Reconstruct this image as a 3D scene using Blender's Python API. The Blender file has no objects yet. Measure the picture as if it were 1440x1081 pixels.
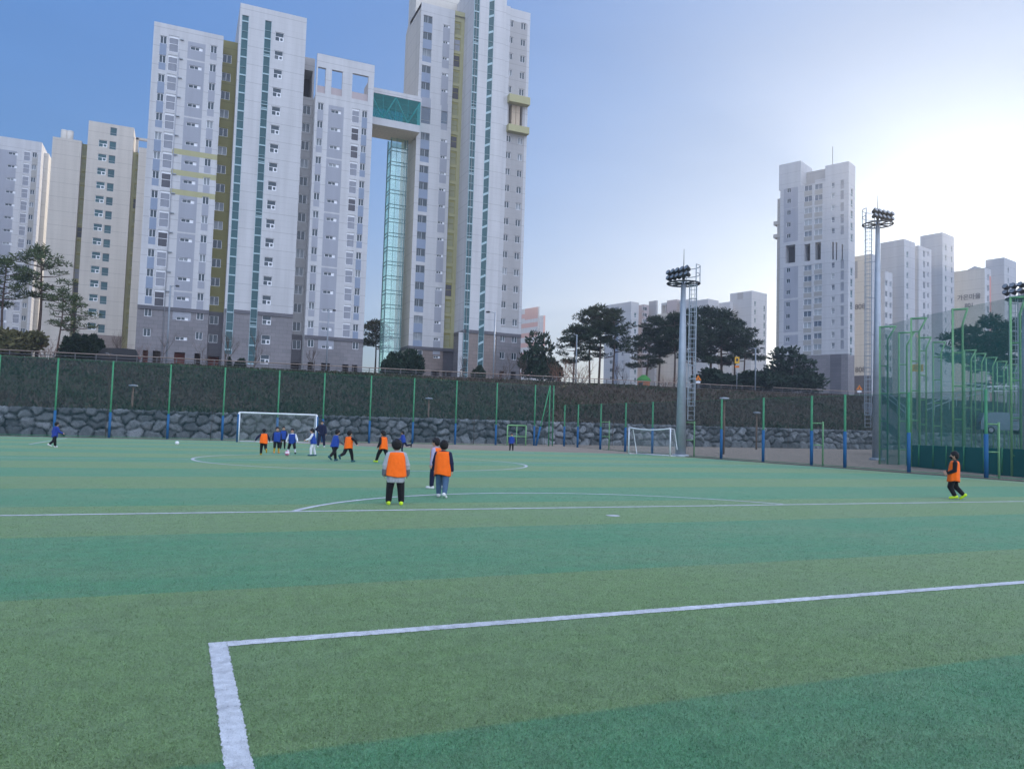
import bpy, math, random
import numpy as np
from mathutils import Vector, Matrix
R_=math.radians
sc=bpy.context.scene
COL=sc.collection
rng=random.Random(7)

# ------------------------------------------------------------------ camera model (metres, z up, pitch long axis = +Y)
F,CX,CY,HC=1080.0,720.0,540.5,1.55
YH,TILT=604.0,0.0303
roll=math.atan(TILT); pitch=math.atan((YH-CY)*math.cos(roll)/F); YAW=math.atan((720-254)/F)
fw=np.array([math.sin(YAW)*math.cos(pitch),math.cos(YAW)*math.cos(pitch),math.sin(pitch)])
_r0=np.array([math.cos(YAW),-math.sin(YAW),0.0]); _u0=np.cross(_r0,fw)
CR=math.cos(roll)*_r0+math.sin(roll)*_u0; CU=-math.sin(roll)*_r0+math.cos(roll)*_u0
CAM=np.array([0,0,HC])
def ray(x,y): return fw+CR*(x-CX)/F-CU*(y-CY)/F
def gpt(x,y,z=0.0):
    d=ray(x,y); return CAM+d*((z-HC)/d[2])
def atY(x,y,Y):
    d=ray(x,y); return CAM+d*(Y/d[1])
def atX(x,y,X):
    d=ray(x,y); return CAM+d*(X/d[0])
def atD(x,y,D):
    d=ray(x,y); return CAM+d*D
def view_az(x): return YAW+math.atan((x-CX)/F)
def sm(a,b,x):
    t=min(1,max(0,(x-a)/(b-a))); return t*t*(3-2*t)

# ------------------------------------------------------------------ terrain heights
def zroad(X): return 8.1+0.0112*min(max(X,-60),160)
def zbase(X): return 0.006*min(max(X,-20),110)
def gz(X,Y):
    b=zbase(X)*sm(40,70,Y)
    if Y<70.4: return b
    top=b+2.15
    if Y<104: return top+(zroad(X)-top)*(0.15*((Y-70.4)/33.6)+0.85*sm(70.4,104.5,Y+1.5))
    return zroad(X)+0.35*sm(112,124,Y)

# ------------------------------------------------------------------ tagging and mesh helpers
def tag(o,label=None,cat=None,group=None,kind=None):
    if label: o['label']=label
    if cat: o['category']=cat
    if group: o['group']=group
    if kind: o['kind']=kind
    return o
def empty(name,loc,rz=0,label=None,cat=None,group=None):
    o=bpy.data.objects.new(name,None); COL.objects.link(o); o.location=loc; o.rotation_euler=(0,0,rz)
    o.empty_display_size=0.3
    return tag(o,label,cat,group)
def link(name,me,parent=None,loc=(0,0,0),rot=(0,0,0)):
    o=bpy.data.objects.new(name,me); COL.objects.link(o); o.location=loc; o.rotation_euler=rot
    if parent: o.parent=parent
    return o
def copy_tree(o,parent=None):
    c=o.copy(); COL.objects.link(c); c.parent=parent
    for ch in list(o.children): copy_tree(ch,c)
    return c
class MB:
    def __init__(s): s.v=[]; s.f=[]; s.m=[]; s.s=[]; s.cur=0; s.sm=False
    def quad(s,a,b,c,d): s.poly([a,b,c,d])
    def poly(s,pts):
        n=len(s.v); s.v+= [tuple(map(float,p)) for p in pts]; s.f.append(tuple(range(n,n+len(pts)))); s.m.append(s.cur); s.s.append(s.sm)
    def box(s,c,d,rz=0,tilt=None):
        cx,cy,cz=c; dx,dy,dz=d[0]/2,d[1]/2,d[2]/2
        P=[]
        M=Matrix.Rotation(rz,3,'Z')
        if tilt is not None: M=M@tilt
        for z in(-dz,dz):
            for x,y in((-dx,-dy),(dx,-dy),(dx,dy),(-dx,dy)):
                q=M@Vector((x,y,z)); P.append((cx+q.x,cy+q.y,cz+q.z))
        n=len(s.v); s.v+=P
        for f in((0,3,2,1),(4,5,6,7),(0,1,5,4),(1,2,6,5),(2,3,7,6),(3,0,4,7)):
            s.f.append(tuple(n+i for i in f)); s.m.append(s.cur); s.s.append(False)
    def bx(s,x0,x1,y0,y1,z0,z1): s.box(((x0+x1)/2,(y0+y1)/2,(z0+z1)/2),(x1-x0,y1-y0,z1-z0))
    def tube(s,pts,rad,n=8,cap=True):
        pts=[Vector(p) for p in pts]; 
        if not hasattr(rad,'__len__'): rad=[rad]*len(pts)
        base=len(s.v); prev=None
        for i,p in enumerate(pts):
            t=(pts[min(i+1,len(pts)-1)]-pts[max(i-1,0)])
            if t.length<1e-9: t=Vector((0,0,1))
            t.normalize()
            if prev is None:
                a=Vector((1,0,0)) if abs(t.x)<.8 else Vector((0,1,0))
                x=t.cross(a).normalized()
            else:
                x=(prev-t*prev.dot(t)); x=x.normalized() if x.length>1e-6 else t.orthogonal().normalized()
            prev=x; y=t.cross(x)
            for k in range(n):
                a=2*math.pi*k/n; q=p+(x*math.cos(a)+y*math.sin(a))*rad[i]; s.v.append((q.x,q.y,q.z))
        for i in range(len(pts)-1):
            for k in range(n):
                a=base+i*n+k; b=base+i*n+(k+1)%n
                s.f.append((a,b,b+n,a+n)); s.m.append(s.cur); s.s.append(n>5)
        if cap:
            s.f.append(tuple(base+k for k in reversed(range(n)))); s.m.append(s.cur); s.s.append(False)
            e=base+(len(pts)-1)*n
            s.f.append(tuple(e+k for k in range(n))); s.m.append(s.cur); s.s.append(False)
    def ell(s,c,r,n=12,m=8,rot=None):
        base=len(s.v); c=Vector(c)
        for i in range(m+1):
            th=math.pi*i/m
            for k in range(n):
                ph=2*math.pi*k/n
                q=Vector((r[0]*math.sin(th)*math.cos(ph),r[1]*math.sin(th)*math.sin(ph),r[2]*math.cos(th)))
                if rot is not None: q=rot@q
                q+=c; s.v.append((q.x,q.y,q.z))
        for i in range(m):
            for k in range(n):
                a=base+i*n+k; b=base+i*n+(k+1)%n
                if i==0: s.f.append((a,a+n,b+n))
                elif i==m-1: s.f.append((a,a+n,b))
                else: s.f.append((a,a+n,b+n,b))
                s.m.append(s.cur); s.s.append(True)
    def cap(s,p,q,r0,r1,n=10):
        p=Vector(p); q=Vector(q); t=(q-p); L=t.length
        if L<1e-6: s.ell(p,(r0,r0,r0)); return
        t/=L; P=[];Rr=[]
        for k in range(4):
            a=math.pi/2*k/4+0.05; P.append(p-t*r0*math.cos(a)); Rr.append(r0*math.sin(a))
        P.append(p);Rr.append(r0);P.append(q);Rr.append(r1)
        for k in range(1,5):
            a=math.pi/2*(4-k)/4+0.05; P.append(q+t*r1*math.cos(a)); Rr.append(r1*math.sin(a))
        s.tube(P,Rr,n)
    def mesh(s,name,mats):
        me=bpy.data.meshes.new(name); me.from_pydata(s.v,[],s.f)
        for m in (mats if isinstance(mats,(list,tuple)) else [mats]): me.materials.append(m)
        me.polygons.foreach_set('material_index',s.m); me.polygons.foreach_set('use_smooth',s.s)
        me.update(); return me
    def build(s,name,mats,parent=None,loc=(0,0,0),rot=(0,0,0)): return link(name,s.mesh(name,mats),parent,loc,rot)

# ------------------------------------------------------------------ materials
class NT:
    def __init__(s,name):
        s.mat=bpy.data.materials.new(name); s.mat.use_nodes=True; s.t=s.mat.node_tree; s.t.nodes.clear()
        s.out=s.n('ShaderNodeOutputMaterial')
    def n(s,typ,**kw):
        nd=s.t.nodes.new(typ)
        for k,v in kw.items():
            if k in nd.inputs: nd.inputs[k].default_value=v
            else: setattr(nd,k,v)
        return nd
    def l(s,a,b): s.t.links.new(a,b)
    def math(s,op,a,b=None,c=None,clamp=False):
        nd=s.n('ShaderNodeMath',operation=op); nd.use_clamp=clamp
        for i,v in enumerate((a,b,c)):
            if v is None: continue
            if hasattr(v,'is_output') or hasattr(v,'links'): s.l(v,nd.inputs[i])
            else: nd.inputs[i].default_value=v
        return nd.outputs[0]
    def mix(s,f,a,b,mode='MIX'):
        nd=s.n('ShaderNodeMix',data_type='RGBA',blend_type=mode)
        for v,i in((f,0),(a,6),(b,7)):
            if hasattr(v,'links'): s.l(v,nd.inputs[i])
            elif i==0: nd.inputs[0].default_value=v
            else: nd.inputs[i].default_value=(*v,1) if len(v)==3 else v
        return nd.outputs[2]
    def noise(s,vec,scale,detail=3,rough=.55):
        nd=s.n('ShaderNodeTexNoise'); nd.inputs['Scale'].default_value=scale; nd.inputs['Detail'].default_value=detail; nd.inputs['Roughness'].default_value=rough
        if vec is not None: s.l(vec,nd.inputs['Vector'])
        return nd.outputs['Fac']
    def ramp(s,f,lo,hi,a=0.0,b=1.0):
        nd=s.n('ShaderNodeMapRange'); nd.clamp=True; s.l(f,nd.inputs[0])
        for i,v in enumerate((lo,hi,a,b)): nd.inputs[i+1].default_value=v
        return nd.outputs[0]
    def scale(s,vec,sx,sy,sz):
        nd=s.n('ShaderNodeVectorMath',operation='MULTIPLY'); s.l(vec,nd.inputs[0]); nd.inputs[1].default_value=(sx,sy,sz); return nd.outputs[0]
    def bsdf(s,col,rough=.6,spec=.3,metal=0,normal=None,**kw):
        b=s.n('ShaderNodeBsdfPrincipled')
        if hasattr(col,'links'): s.l(col,b.inputs['Base Color'])
        else: b.inputs['Base Color'].default_value=(*col,1)
        if hasattr(rough,'links'): s.l(rough,b.inputs['Roughness'])
        else: b.inputs['Roughness'].default_value=rough
        b.inputs['Specular IOR Level'].default_value=spec; b.inputs['Metallic'].default_value=metal
        for k,v in kw.items(): b.inputs[k.replace('_',' ')].default_value=v
        if normal is not None: s.l(normal,b.inputs['Normal'])
        return b
    def bump(s,h,strength=.3,dist=.02):
        nd=s.n('ShaderNodeBump'); nd.inputs['Strength'].default_value=strength; nd.inputs['Distance'].default_value=dist; s.l(h,nd.inputs['Height']); return nd.outputs[0]
    def done(s,sh):
        s.l(sh.outputs[0] if hasattr(sh,'outputs') else sh,s.out.inputs[0]); return s.mat
def paint(name,col,rough=.5,var=.12,scale=3,spec=.3,metal=0):
    t=NT(name); tc=t.n('ShaderNodeTexCoord').outputs['Object']
    n=t.noise(tc,scale,4); f=t.ramp(n,.3,.7,1-var,1+var)
    c=t.mix(1.0,col,t.n('ShaderNodeCombineColor').outputs[0],'MULTIPLY')
    cc=c.node.inputs[7].links[0].from_node
    for i in range(3): t.l(f,cc.inputs[i])
    return t.done(t.bsdf(c,t.ramp(n,.2,.8,max(.02,rough-.08),min(1,rough+.08)),spec,metal))
def wallmat(name,col,floor=2.9,siding=True,stain=.1):
    t=NT(name); pos=t.n('ShaderNodeTexCoord').outputs['Object']
    sep=t.n('ShaderNodeSeparateXYZ'); t.l(pos,sep.inputs[0])
    big=t.noise(pos,.12,3); st=t.noise(t.scale(pos,.9,.9,.05),1.0,4,.6); fine=t.noise(pos,9,3)
    f=t.math('MULTIPLY',t.ramp(big,.3,.7,1-stain*.5,1.0),t.ramp(st,.38,.75,1.0,1-stain))
    f=t.math('MULTIPLY',f,t.ramp(fine,.3,.7,.975,1.015))
    if siding:
        z=t.math('FRACT',t.math('DIVIDE',sep.outputs['Z'],floor/3))
        g=t.ramp(t.math('ABSOLUTE',t.math('SUBTRACT',z,.5)),.455,.49,1.0,.90)
        z2=t.math('FRACT',t.math('DIVIDE',sep.outputs['Z'],floor))
        g2=t.ramp(t.math('ABSOLUTE',t.math('SUBTRACT',z2,.5)),.475,.495,1.0,.76)
        f=t.math('MULTIPLY',f,t.math('MULTIPLY',g,g2))
    c=t.mix(1.0,col,t.n('ShaderNodeCombineColor').outputs[0],'MULTIPLY'); cc=c.node.inputs[7].links[0].from_node
    for i in range(3): t.l(f,cc.inputs[i])
    return t.done(t.bsdf(c,.75,.2))
def stonemat(name,a,b,w=1.2,h=.6):
    t=NT(name); pos=t.n('ShaderNodeTexCoord').outputs['Object']
    sep=t.n('ShaderNodeSeparateXYZ'); t.l(pos,sep.inputs[0])
    cv=t.n('ShaderNodeCombineXYZ'); t.l(t.math('ADD',sep.outputs[0],sep.outputs[1]),cv.inputs[0]); t.l(sep.outputs[2],cv.inputs[1])
    br=t.n('ShaderNodeTexBrick'); t.l(cv.outputs[0],br.inputs['Vector'])
    br.inputs['Color1'].default_value=(*a,1); br.inputs['Color2'].default_value=(*b,1); br.inputs['Mortar'].default_value=(a[0]*.45,a[1]*.45,a[2]*.45,1)
    br.inputs['Scale'].default_value=1; br.inputs['Mortar Size'].default_value=.012; br.inputs['Brick Width'].default_value=w; br.inputs['Row Height'].default_value=h
    sp=t.noise(pos,14,4); bg=t.noise(pos,.25,3)
    f=t.math('MULTIPLY',t.ramp(sp,.3,.7,.85,1.12),t.ramp(bg,.3,.7,.85,1.1))
    c=t.mix(1.0,br.outputs['Color'],t.n('ShaderNodeCombineColor').outputs[0],'MULTIPLY'); cc=c.node.inputs[7].links[0].from_node
    for i in range(3): t.l(f,cc.inputs[i])
    return t.done(t.bsdf(c,.55,.35))
def glassmat(name,dark,light,rough=.06,spec=.5,thr=.68):
    t=NT(name); oi=t.n('ShaderNodeObjectInfo').outputs['Random']
    pos=t.n('ShaderNodeTexCoord').outputs['Object']
    n=t.noise(pos,.35,2)
    v=t.math('ADD',oi,t.ramp(n,.3,.7,-.12,.12))
    c=t.mix(t.ramp(v,thr,1.0),dark,light)
    nb=t.bump(t.noise(pos,.5,1),.06,.05)
    return t.done(t.bsdf(c,rough,spec,0,nb))
M={}
M['white']=wallmat('white_wall',(.585,.585,.59),stain=.16)
M['white2']=wallmat('off_white_wall',(.535,.54,.55))
M['cream']=wallmat('cream_wall',(.60,.555,.49),stain=.14)
M['cream2']=wallmat('pale_cream_wall',(.66,.62,.55))
M['lav']=wallmat('lavender_panel',(.36,.375,.42),siding=False)
M['bluegrey']=wallmat('blue_grey_panel',(.26,.315,.41),siding=False)
M['beigep']=wallmat('beige_panel',(.38,.37,.345),siding=False)
M['olive']=wallmat('olive_wall',(.25,.23,.10))
M['oliveL']=wallmat('pale_olive_wall',(.43,.41,.23),siding=False)
M['greywall']=wallmat('grey_wall',(.39,.385,.385))
M['tan']=wallmat('tan_wall',(.52,.42,.31))
M['pinkwall']=wallmat('salmon_wall',(.62,.30,.26),siding=False)
M['pinkgrey']=wallmat('pink_grey_wall',(.47,.40,.40))
M['stone']=stonemat('granite_cladding',(.195,.19,.20),(.24,.225,.235))
M['stoneB']=stonemat('brown_granite_cladding',(.225,.185,.165),(.26,.21,.19))
M['stoneD']=stonemat('dark_granite_trim',(.11,.11,.125),(.13,.125,.14),3,.7)
M['roof']=paint('roof_concrete',(.33,.33,.33),.8)
M['frame']=paint('white_window_frame',(.82,.83,.85),.4,.05)
M['gframe']=paint('grey_window_frame',(.30,.33,.36),.4,.05)
M['oframe']=paint('olive_window_frame',(.37,.34,.13),.5,.06)
M['glass']=glassmat('window_glass',(.018,.042,.06),(.26,.29,.31))
M['teal']=glassmat('teal_glass',(.010,.075,.09),(.022,.105,.12),.08,.4,.0)
M['blueglass']=glassmat('blue_glass',(.012,.045,.085),(.03,.08,.13),.08,.8,.0)
M['spandrel']=paint('spandrel_bar',(.36,.50,.53),.4,.05)
M['louver']=wallmat('louver_fill',(.345,.36,.405),siding=False)
M['louverO']=wallmat('olive_louver_fill',(.40,.395,.24),siding=False)
M['louverD']=paint('open_louver_dark',(.10,.10,.115),.6)
M['dark']=paint('dark_recess',(.03,.03,.035),.7)
M['doorway']=paint('doorway_interior',(.10,.075,.06),.7)
M['redwall']=paint('red_entrance',(.30,.09,.06),.6)
M['galv']=paint('galvanised_steel',(.34,.38,.42),.45,.1,2,.5,.3)
M['greypole']=paint('grey_painted_steel',(.24,.27,.30),.45,.1)
M['darksteel']=paint('dark_steel',(.05,.055,.06),.5)
M['green']=paint('green_painted_steel',(.05,.235,.11),.45,.15,5)
M['greenL']=paint('light_green_steel',(.20,.42,.19),.45,.15,5)
M['blue']=paint('blue_post_padding',(.013,.105,.245),.6,.12,6)
M['whitepaint']=paint('white_painted_steel',(.74,.75,.77),.4,.06)
M['woodpost']=paint('brown_lamp_post',(.17,.115,.08),.7,.2,8)
M['rail']=paint('brown_handrail',(.30,.235,.19),.55,.15,4)
M['railD']=paint('grey_railing',(.13,.13,.135),.55,.1,4)
M['orangesign']=paint('orange_sign',(.75,.22,.02),.5,.05)
M['yellowsign']=paint('yellow_sign',(.75,.42,.03),.5,.05)
M['black']=paint('black_rubber',(.012,.012,.014),.6)
M['letter']=paint('grey_lettering',(.16,.15,.15),.6,.05)
M['carpaint']=paint('black_car_paint',(.008,.009,.011),.42,.05,3,.3)
M['carglass']=glassmat('car_glass',(.01,.012,.015),(.03,.03,.03),.05,.8)
M['tgreen']=paint('dark_green_canvas',(.012,.15,.135),.7,.15,2)
M['lampglass']=paint('floodlight_glass',(.22,.24,.26),.15,.05,4,.6)
# ------------------------------------------------------------------ materials of the ground
def turfmat(blade=False):
    t=NT('turf_fibre' if blade else 'artificial_turf'); pos=t.n('ShaderNodeNewGeometry').outputs['Position']
    sep=t.n('ShaderNodeSeparateXYZ'); t.l(pos,sep.inputs[0])
    wob=t.math('MULTIPLY',t.math('SUBTRACT',t.noise(pos,25,3),.5),.06)
    y=t.math('ADD',sep.outputs[1],wob)
    band=t.math('FRACT',t.math('DIVIDE',t.math('ADD',y,75.6),7.56))
    b=t.ramp(t.math('ABSOLUTE',t.math('SUBTRACT',band,.25)),.247,.253)   # 0: blue green, 1: olive green
    b2=t.ramp(t.math('ABSOLUTE',t.math('SUBTRACT',band,.75)),.247,.253)
    f1=t.noise(pos,260,2,.7); f2=t.noise(t.scale(pos,1,1.5,1),62,5,.7); f3=t.noise(pos,.55,4,.6); f4=t.noise(pos,5,3)
    base=t.mix(b2,(.156,.285,.084),(.062,.270,.106))
    worn=t.mix(t.ramp(t.math('ADD',t.math('MULTIPLY',f3,.6),t.math('MULTIPLY',t.noise(t.scale(pos,.35,2.2,1),1.1,5,.65),.4)),.42,.66,0,.55),base,(.17,.28,.125))
    k=t.math('MULTIPLY',t.ramp(f1,.25,.75,.55,1.5),t.ramp(f2,.28,.72,.66,1.34))
    k=t.math('MULTIPLY',k,t.ramp(f4,.3,.7,.88,1.12))
    if blade: worn=t.mix(.42,worn,(.135,.17,.12)); k=t.math('MULTIPLY',k,1.12)
    c=t.mix(1.0,worn,t.n('ShaderNodeCombineColor').outputs[0],'MULTIPLY'); cc=c.node.inputs[7].links[0].from_node
    for i in range(3): t.l(k,cc.inputs[i])
    h=t.math('ADD',t.math('MULTIPLY',f1,.5),f2)
    if blade: return t.done(t.bsdf(c,.5,.35))
    return t.done(t.bsdf(c,.62,.35,0,t.bump(h,.9,.02),Sheen_Weight=.18,Sheen_Roughness=.5))
def linemat():
    t=NT('white_turf_fibre'); pos=t.n('ShaderNodeNewGeometry').outputs['Position']
    f1=t.noise(pos,120,2,.7); f2=t.noise(pos,14,4,.6); f3=t.noise(pos,2,3)
    k=t.math('MULTIPLY',t.ramp(f1,.25,.75,.75,1.15),t.math('MULTIPLY',t.ramp(f2,.3,.7,.68,1.05),t.ramp(f3,.3,.7,.85,1.05)))
    c=t.mix(1.0,(.72,.74,.76),t.n('ShaderNodeCombineColor').outputs[0],'MULTIPLY'); cc=c.node.inputs[7].links[0].from_node
    for i in range(3): t.l(k,cc.inputs[i])
    return t.done(t.bsdf(c,.7,.25,0,t.bump(f1,.6,.01)))
def dirtmat(name,a,b,c3):
    t=NT(name); pos=t.n('ShaderNodeNewGeometry').outputs['Position']
    n1=t.noise(pos,.35,5,.6); n2=t.noise(pos,6,5,.7); n3=t.noise(pos,1.6,4)
    c=t.mix(t.ramp(n1,.35,.65),a,b); c=t.mix(t.ramp(n3,.5,.75,0,.7),c,c3)
    c=t.mix(t.ramp(n2,.3,.75,0,.55),c,tuple(x*.55 for x in a))
    return t.done(t.bsdf(c,.9,.1,0,t.bump(n2,.6,.08)))
M['turf']=turfmat(); M['line']=linemat()
M['dirt']=dirtmat('dry_earth',(.34,.28,.22),(.40,.33,.26),(.26,.23,.17))
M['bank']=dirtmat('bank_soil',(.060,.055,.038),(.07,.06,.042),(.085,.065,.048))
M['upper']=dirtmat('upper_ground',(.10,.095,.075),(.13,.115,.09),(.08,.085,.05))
M['asphalt']=dirtmat('asphalt_road',(.055,.055,.058),(.065,.065,.066),(.05,.05,.052))
def netmat(name,col,step,wire,fill=0.0):
    t=NT(name); pos=t.n('ShaderNodeTexCoord').outputs['Object']
    sep=t.n('ShaderNodeSeparateXYZ'); t.l(pos,sep.inputs[0])
    a=t.math('ADD',sep.outputs[0],sep.outputs[1])
    u=t.math('FRACT',t.math('DIVIDE',t.math('ADD',a,sep.outputs[2]),step)); v=t.math('FRACT',t.math('DIVIDE',t.math('SUBTRACT',a,sep.outputs[2]),step))
    k=t.math('MAXIMUM',t.math('LESS_THAN',u,wire),t.math('LESS_THAN',v,wire))
    if fill: k=t.math('MAXIMUM',k,fill)
    tr=t.n('ShaderNodeBsdfTransparent'); b=t.bsdf(col,.6,.2)
    mx=t.n('ShaderNodeMixShader'); t.l(k,mx.inputs[0]); t.l(tr.outputs[0],mx.inputs[1]); t.l(b.outputs[0],mx.inputs[2])
    return t.done(mx)
M['chain']=netmat('dark_green_chain_link',(.007,.055,.060),.06,.135)
M['cagenet']=netmat('green_cage_net',(.02,.19,.165),.05,.2)
M['goalnet']=netmat('white_goal_net',(.6,.62,.63),.12,.06)

# ------------------------------------------------------------------ ground sheets
def sheet(name,xs,ys,zf,mat,kind='structure'):
    v=[];f=[]
    for y in ys:
        for x in xs: v.append((x,y,zf(x,y)))
    n=len(xs)
    for j in range(len(ys)-1):
        for i in range(n-1): f.append((j*n+i,j*n+i+1,(j+1)*n+i+1,(j+1)*n+i))
    me=bpy.data.meshes.new(name); me.from_pydata(v,[],f); me.materials.append(mat)
    me.polygons.foreach_set('use_smooth',[True]*len(f)); me.update()
    return tag(link(name,me),kind=kind)
XS=[-900,-400,-200]+list(range(-100,221,4))+[300,500,900,1600]
sheet('ground',XS,[-400,-100,-40,0,20,40,45,50,55,60,65,68,70.9],lambda x,y:gz(x,min(y,70.3))-.03,M['dirt'])
bn=np.random.RandomState(3)
def bankz(x,y):
    return gz(x,max(y,70.45))+.18*math.sin(x*.31+1.3*math.sin(y*.4))*math.sin((y-70)/35*math.pi)+.1*math.sin(x*1.1+y*.7)*math.sin((y-70)/35*math.pi)
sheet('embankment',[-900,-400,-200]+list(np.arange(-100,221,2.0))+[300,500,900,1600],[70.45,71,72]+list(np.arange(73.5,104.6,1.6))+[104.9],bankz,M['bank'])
sheet('upper_ground',XS,[104.85,105.3,112,115,118,121,124,130,200,500,1500,3500],lambda x,y:gz(x,max(y,105)),M['upper'])
sheet('road',[-300]+list(range(-100,221,4))+[400],[106.2,111.6],lambda x,y:zroad(x)+.012,M['asphalt'])
# turf slab with its edge along both fences
tb=MB(); 
tb.quad((-45,-14,.012),(32.75,-14,.012),(32.75,63.7,.012),(-45,63.7,.012))
turf=tag(tb.build('pitch_turf',M['turf']),kind='structure')
kb=MB(); kb.bx(32.75,32.9,-14,63.85,-.03,.06); kb.bx(-45,32.75,63.7,63.85,-.03,.06)
tag(kb.build('pitch_kerb',paint('kerb_concrete',(.16,.14,.12),.8,.2,4)),kind='structure')

# ------------------------------------------------------------------ painted lines
lr=random.Random(5)
def ribbon(name,pts,w,closed=False):
    pts=[np.array(p,float) for p in pts]; n=len(pts); L=[];Rr=[]
    for i,p in enumerate(pts):
        a=pts[(i-1)%n] if (closed or i>0) else p; b=pts[(i+1)%n] if (closed or i<n-1) else p
        d=b-a; d/=np.linalg.norm(d); nn=np.array([-d[1],d[0]])
        L.append(p+nn*(w/2+lr.uniform(-.006,.006))); Rr.append(p-nn*(w/2+lr.uniform(-.006,.006)))
    v=[(q[0],q[1],.017) for q in L]+[(q[0],q[1],.017) for q in Rr]; f=[]
    for i in range(n if closed else n-1):
        j=(i+1)%n; f.append((n+i,n+j,j,i))
    me=bpy.data.meshes.new(name); me.from_pydata(v,[],f); me.materials.append(M['line']); me.update()
    return tag(link(name,me),kind='structure')
def seg(a,b,step=.1):
    L=math.hypot(b[0]-a[0],b[1]-a[1]); k=max(1,int(L/step)); return [(a[0]+(b[0]-a[0])*i/k,a[1]+(b[1]-a[1])*i/k) for i in range(k+1)]
XM=7.45; HY=32.75; W=.12
ribbon('goal_area_line',seg((.385,5.72),(14.8,5.72),.03),W)
ribbon('goal_area_line',seg((.325,5.78),(.325,-2),.02),W)
ribbon('goal_area_line',seg((14.86,5.78),(14.86,-2),.1),W)
ribbon('penalty_line',seg((-7.3,13.86),(22.4,13.86)),W)
ribbon('penalty_line',seg((-7.36,13.9),(-7.36,-2)),W)
ribbon('penalty_line',seg((22.46,13.9),(22.46,-2)),W)
R2=6.28; cy=10.93
a0=math.asin((13.95-cy)/R2)
ribbon('penalty_arc',[(XM+R2*math.cos(a),cy+R2*math.sin(a)) for a in np.linspace(math.pi-a0,a0,120)],W)
ribbon('centre_circle',[(XM+6.88*math.cos(a),HY+6.76*math.sin(a)) for a in np.linspace(0,2*math.pi,200,endpoint=False)],W,True)
ribbon('halfway_line',seg((-24,HY-.9),(31.9,HY+.7)),.09)
ribbon('touch_line',seg((31.8,-8),(31.8,62.5)),.09)
ribbon('penalty_line',seg((-7.1,47.3),(22.3,47.6)),.10)
ribbon('penalty_line',seg((-7.16,47.3),(-7.16,62)),.10)
ribbon('penalty_line',seg((22.36,47.6),(22.36,62)),.10)
ribbon('goal_area_line',seg((.4,55),(14.6,55)),.10)
ribbon('goal_line',seg((-30,62.2),(31.8,62.2)),.10)
sp=gpt(862,726)
ms=MB(); ms.poly([(sp[0]+.13*math.cos(a),sp[1]+.13*math.sin(a),.018) for a in np.linspace(0,2*math.pi,20,endpoint=False)])
tag(ms.build('penalty_spot',M['line']),kind='structure')

# real fibres of the turf near the viewer (stuff); the painted stripes get white ones
def fibres(name,n,white,seed):
    rs=np.random.RandomState(seed)
    r=2.9*np.exp(rs.uniform(0,1,n)*math.log(24/2.9)); r=r[rs.uniform(0,1,n)>np.clip((r-7)/16,0,1)**.6]; n=len(r); a=YAW+rs.uniform(-.70,.70,n)
    P=np.stack([r*np.sin(a),r*np.cos(a),np.full(n,.012)],-1)
    j=rs.normal(0,.006,(n,2)); x=P[:,0]+j[:,0]; y=P[:,1]+j[:,1]
    on=((np.abs(y-5.72)<.06)&(x>.27)&(x<14.9))|((np.abs(x-.325)<.06)&(y<5.78))
    P=P[on] if white else P[~on]; n=len(P); P[:,2]+=.004*white
    d=rs.uniform(0,2*np.pi,n); L=rs.uniform(.008,.020,n)*(1-.35*white); w=rs.uniform(.0011,.0022,n)*(1+np.hypot(P[:,0],P[:,1])*.05); el=rs.uniform(.25,1.25,n)
    ld=np.stack([np.cos(d)*np.cos(el),np.sin(d)*np.cos(el),np.sin(el)],-1)*L[:,None]; ph=rs.uniform(0,2*np.pi,n); sd=np.stack([np.cos(ph)*w,np.sin(ph)*w,0*w],-1)
    V=np.stack([P-sd,P+sd,P+ld],1).reshape(-1,3); me=bpy.data.meshes.new(name); me.vertices.add(3*n); me.vertices.foreach_set('co',V.ravel().astype(np.float32))
    me.loops.add(3*n); me.loops.foreach_set('vertex_index',np.arange(3*n,dtype=np.int32)); me.polygons.add(n); me.polygons.foreach_set('loop_start',np.arange(0,3*n,3,dtype=np.int32))
    me.materials.append(M['line'] if white else M['fibre']); me.update(calc_edges=True); return tag(link(name,me),kind='stuff')
M['fibre']=turfmat(True)
fibres('turf_fibres',760000,False,31); fibres('white_turf_fibres',330000,True,32)

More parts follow.
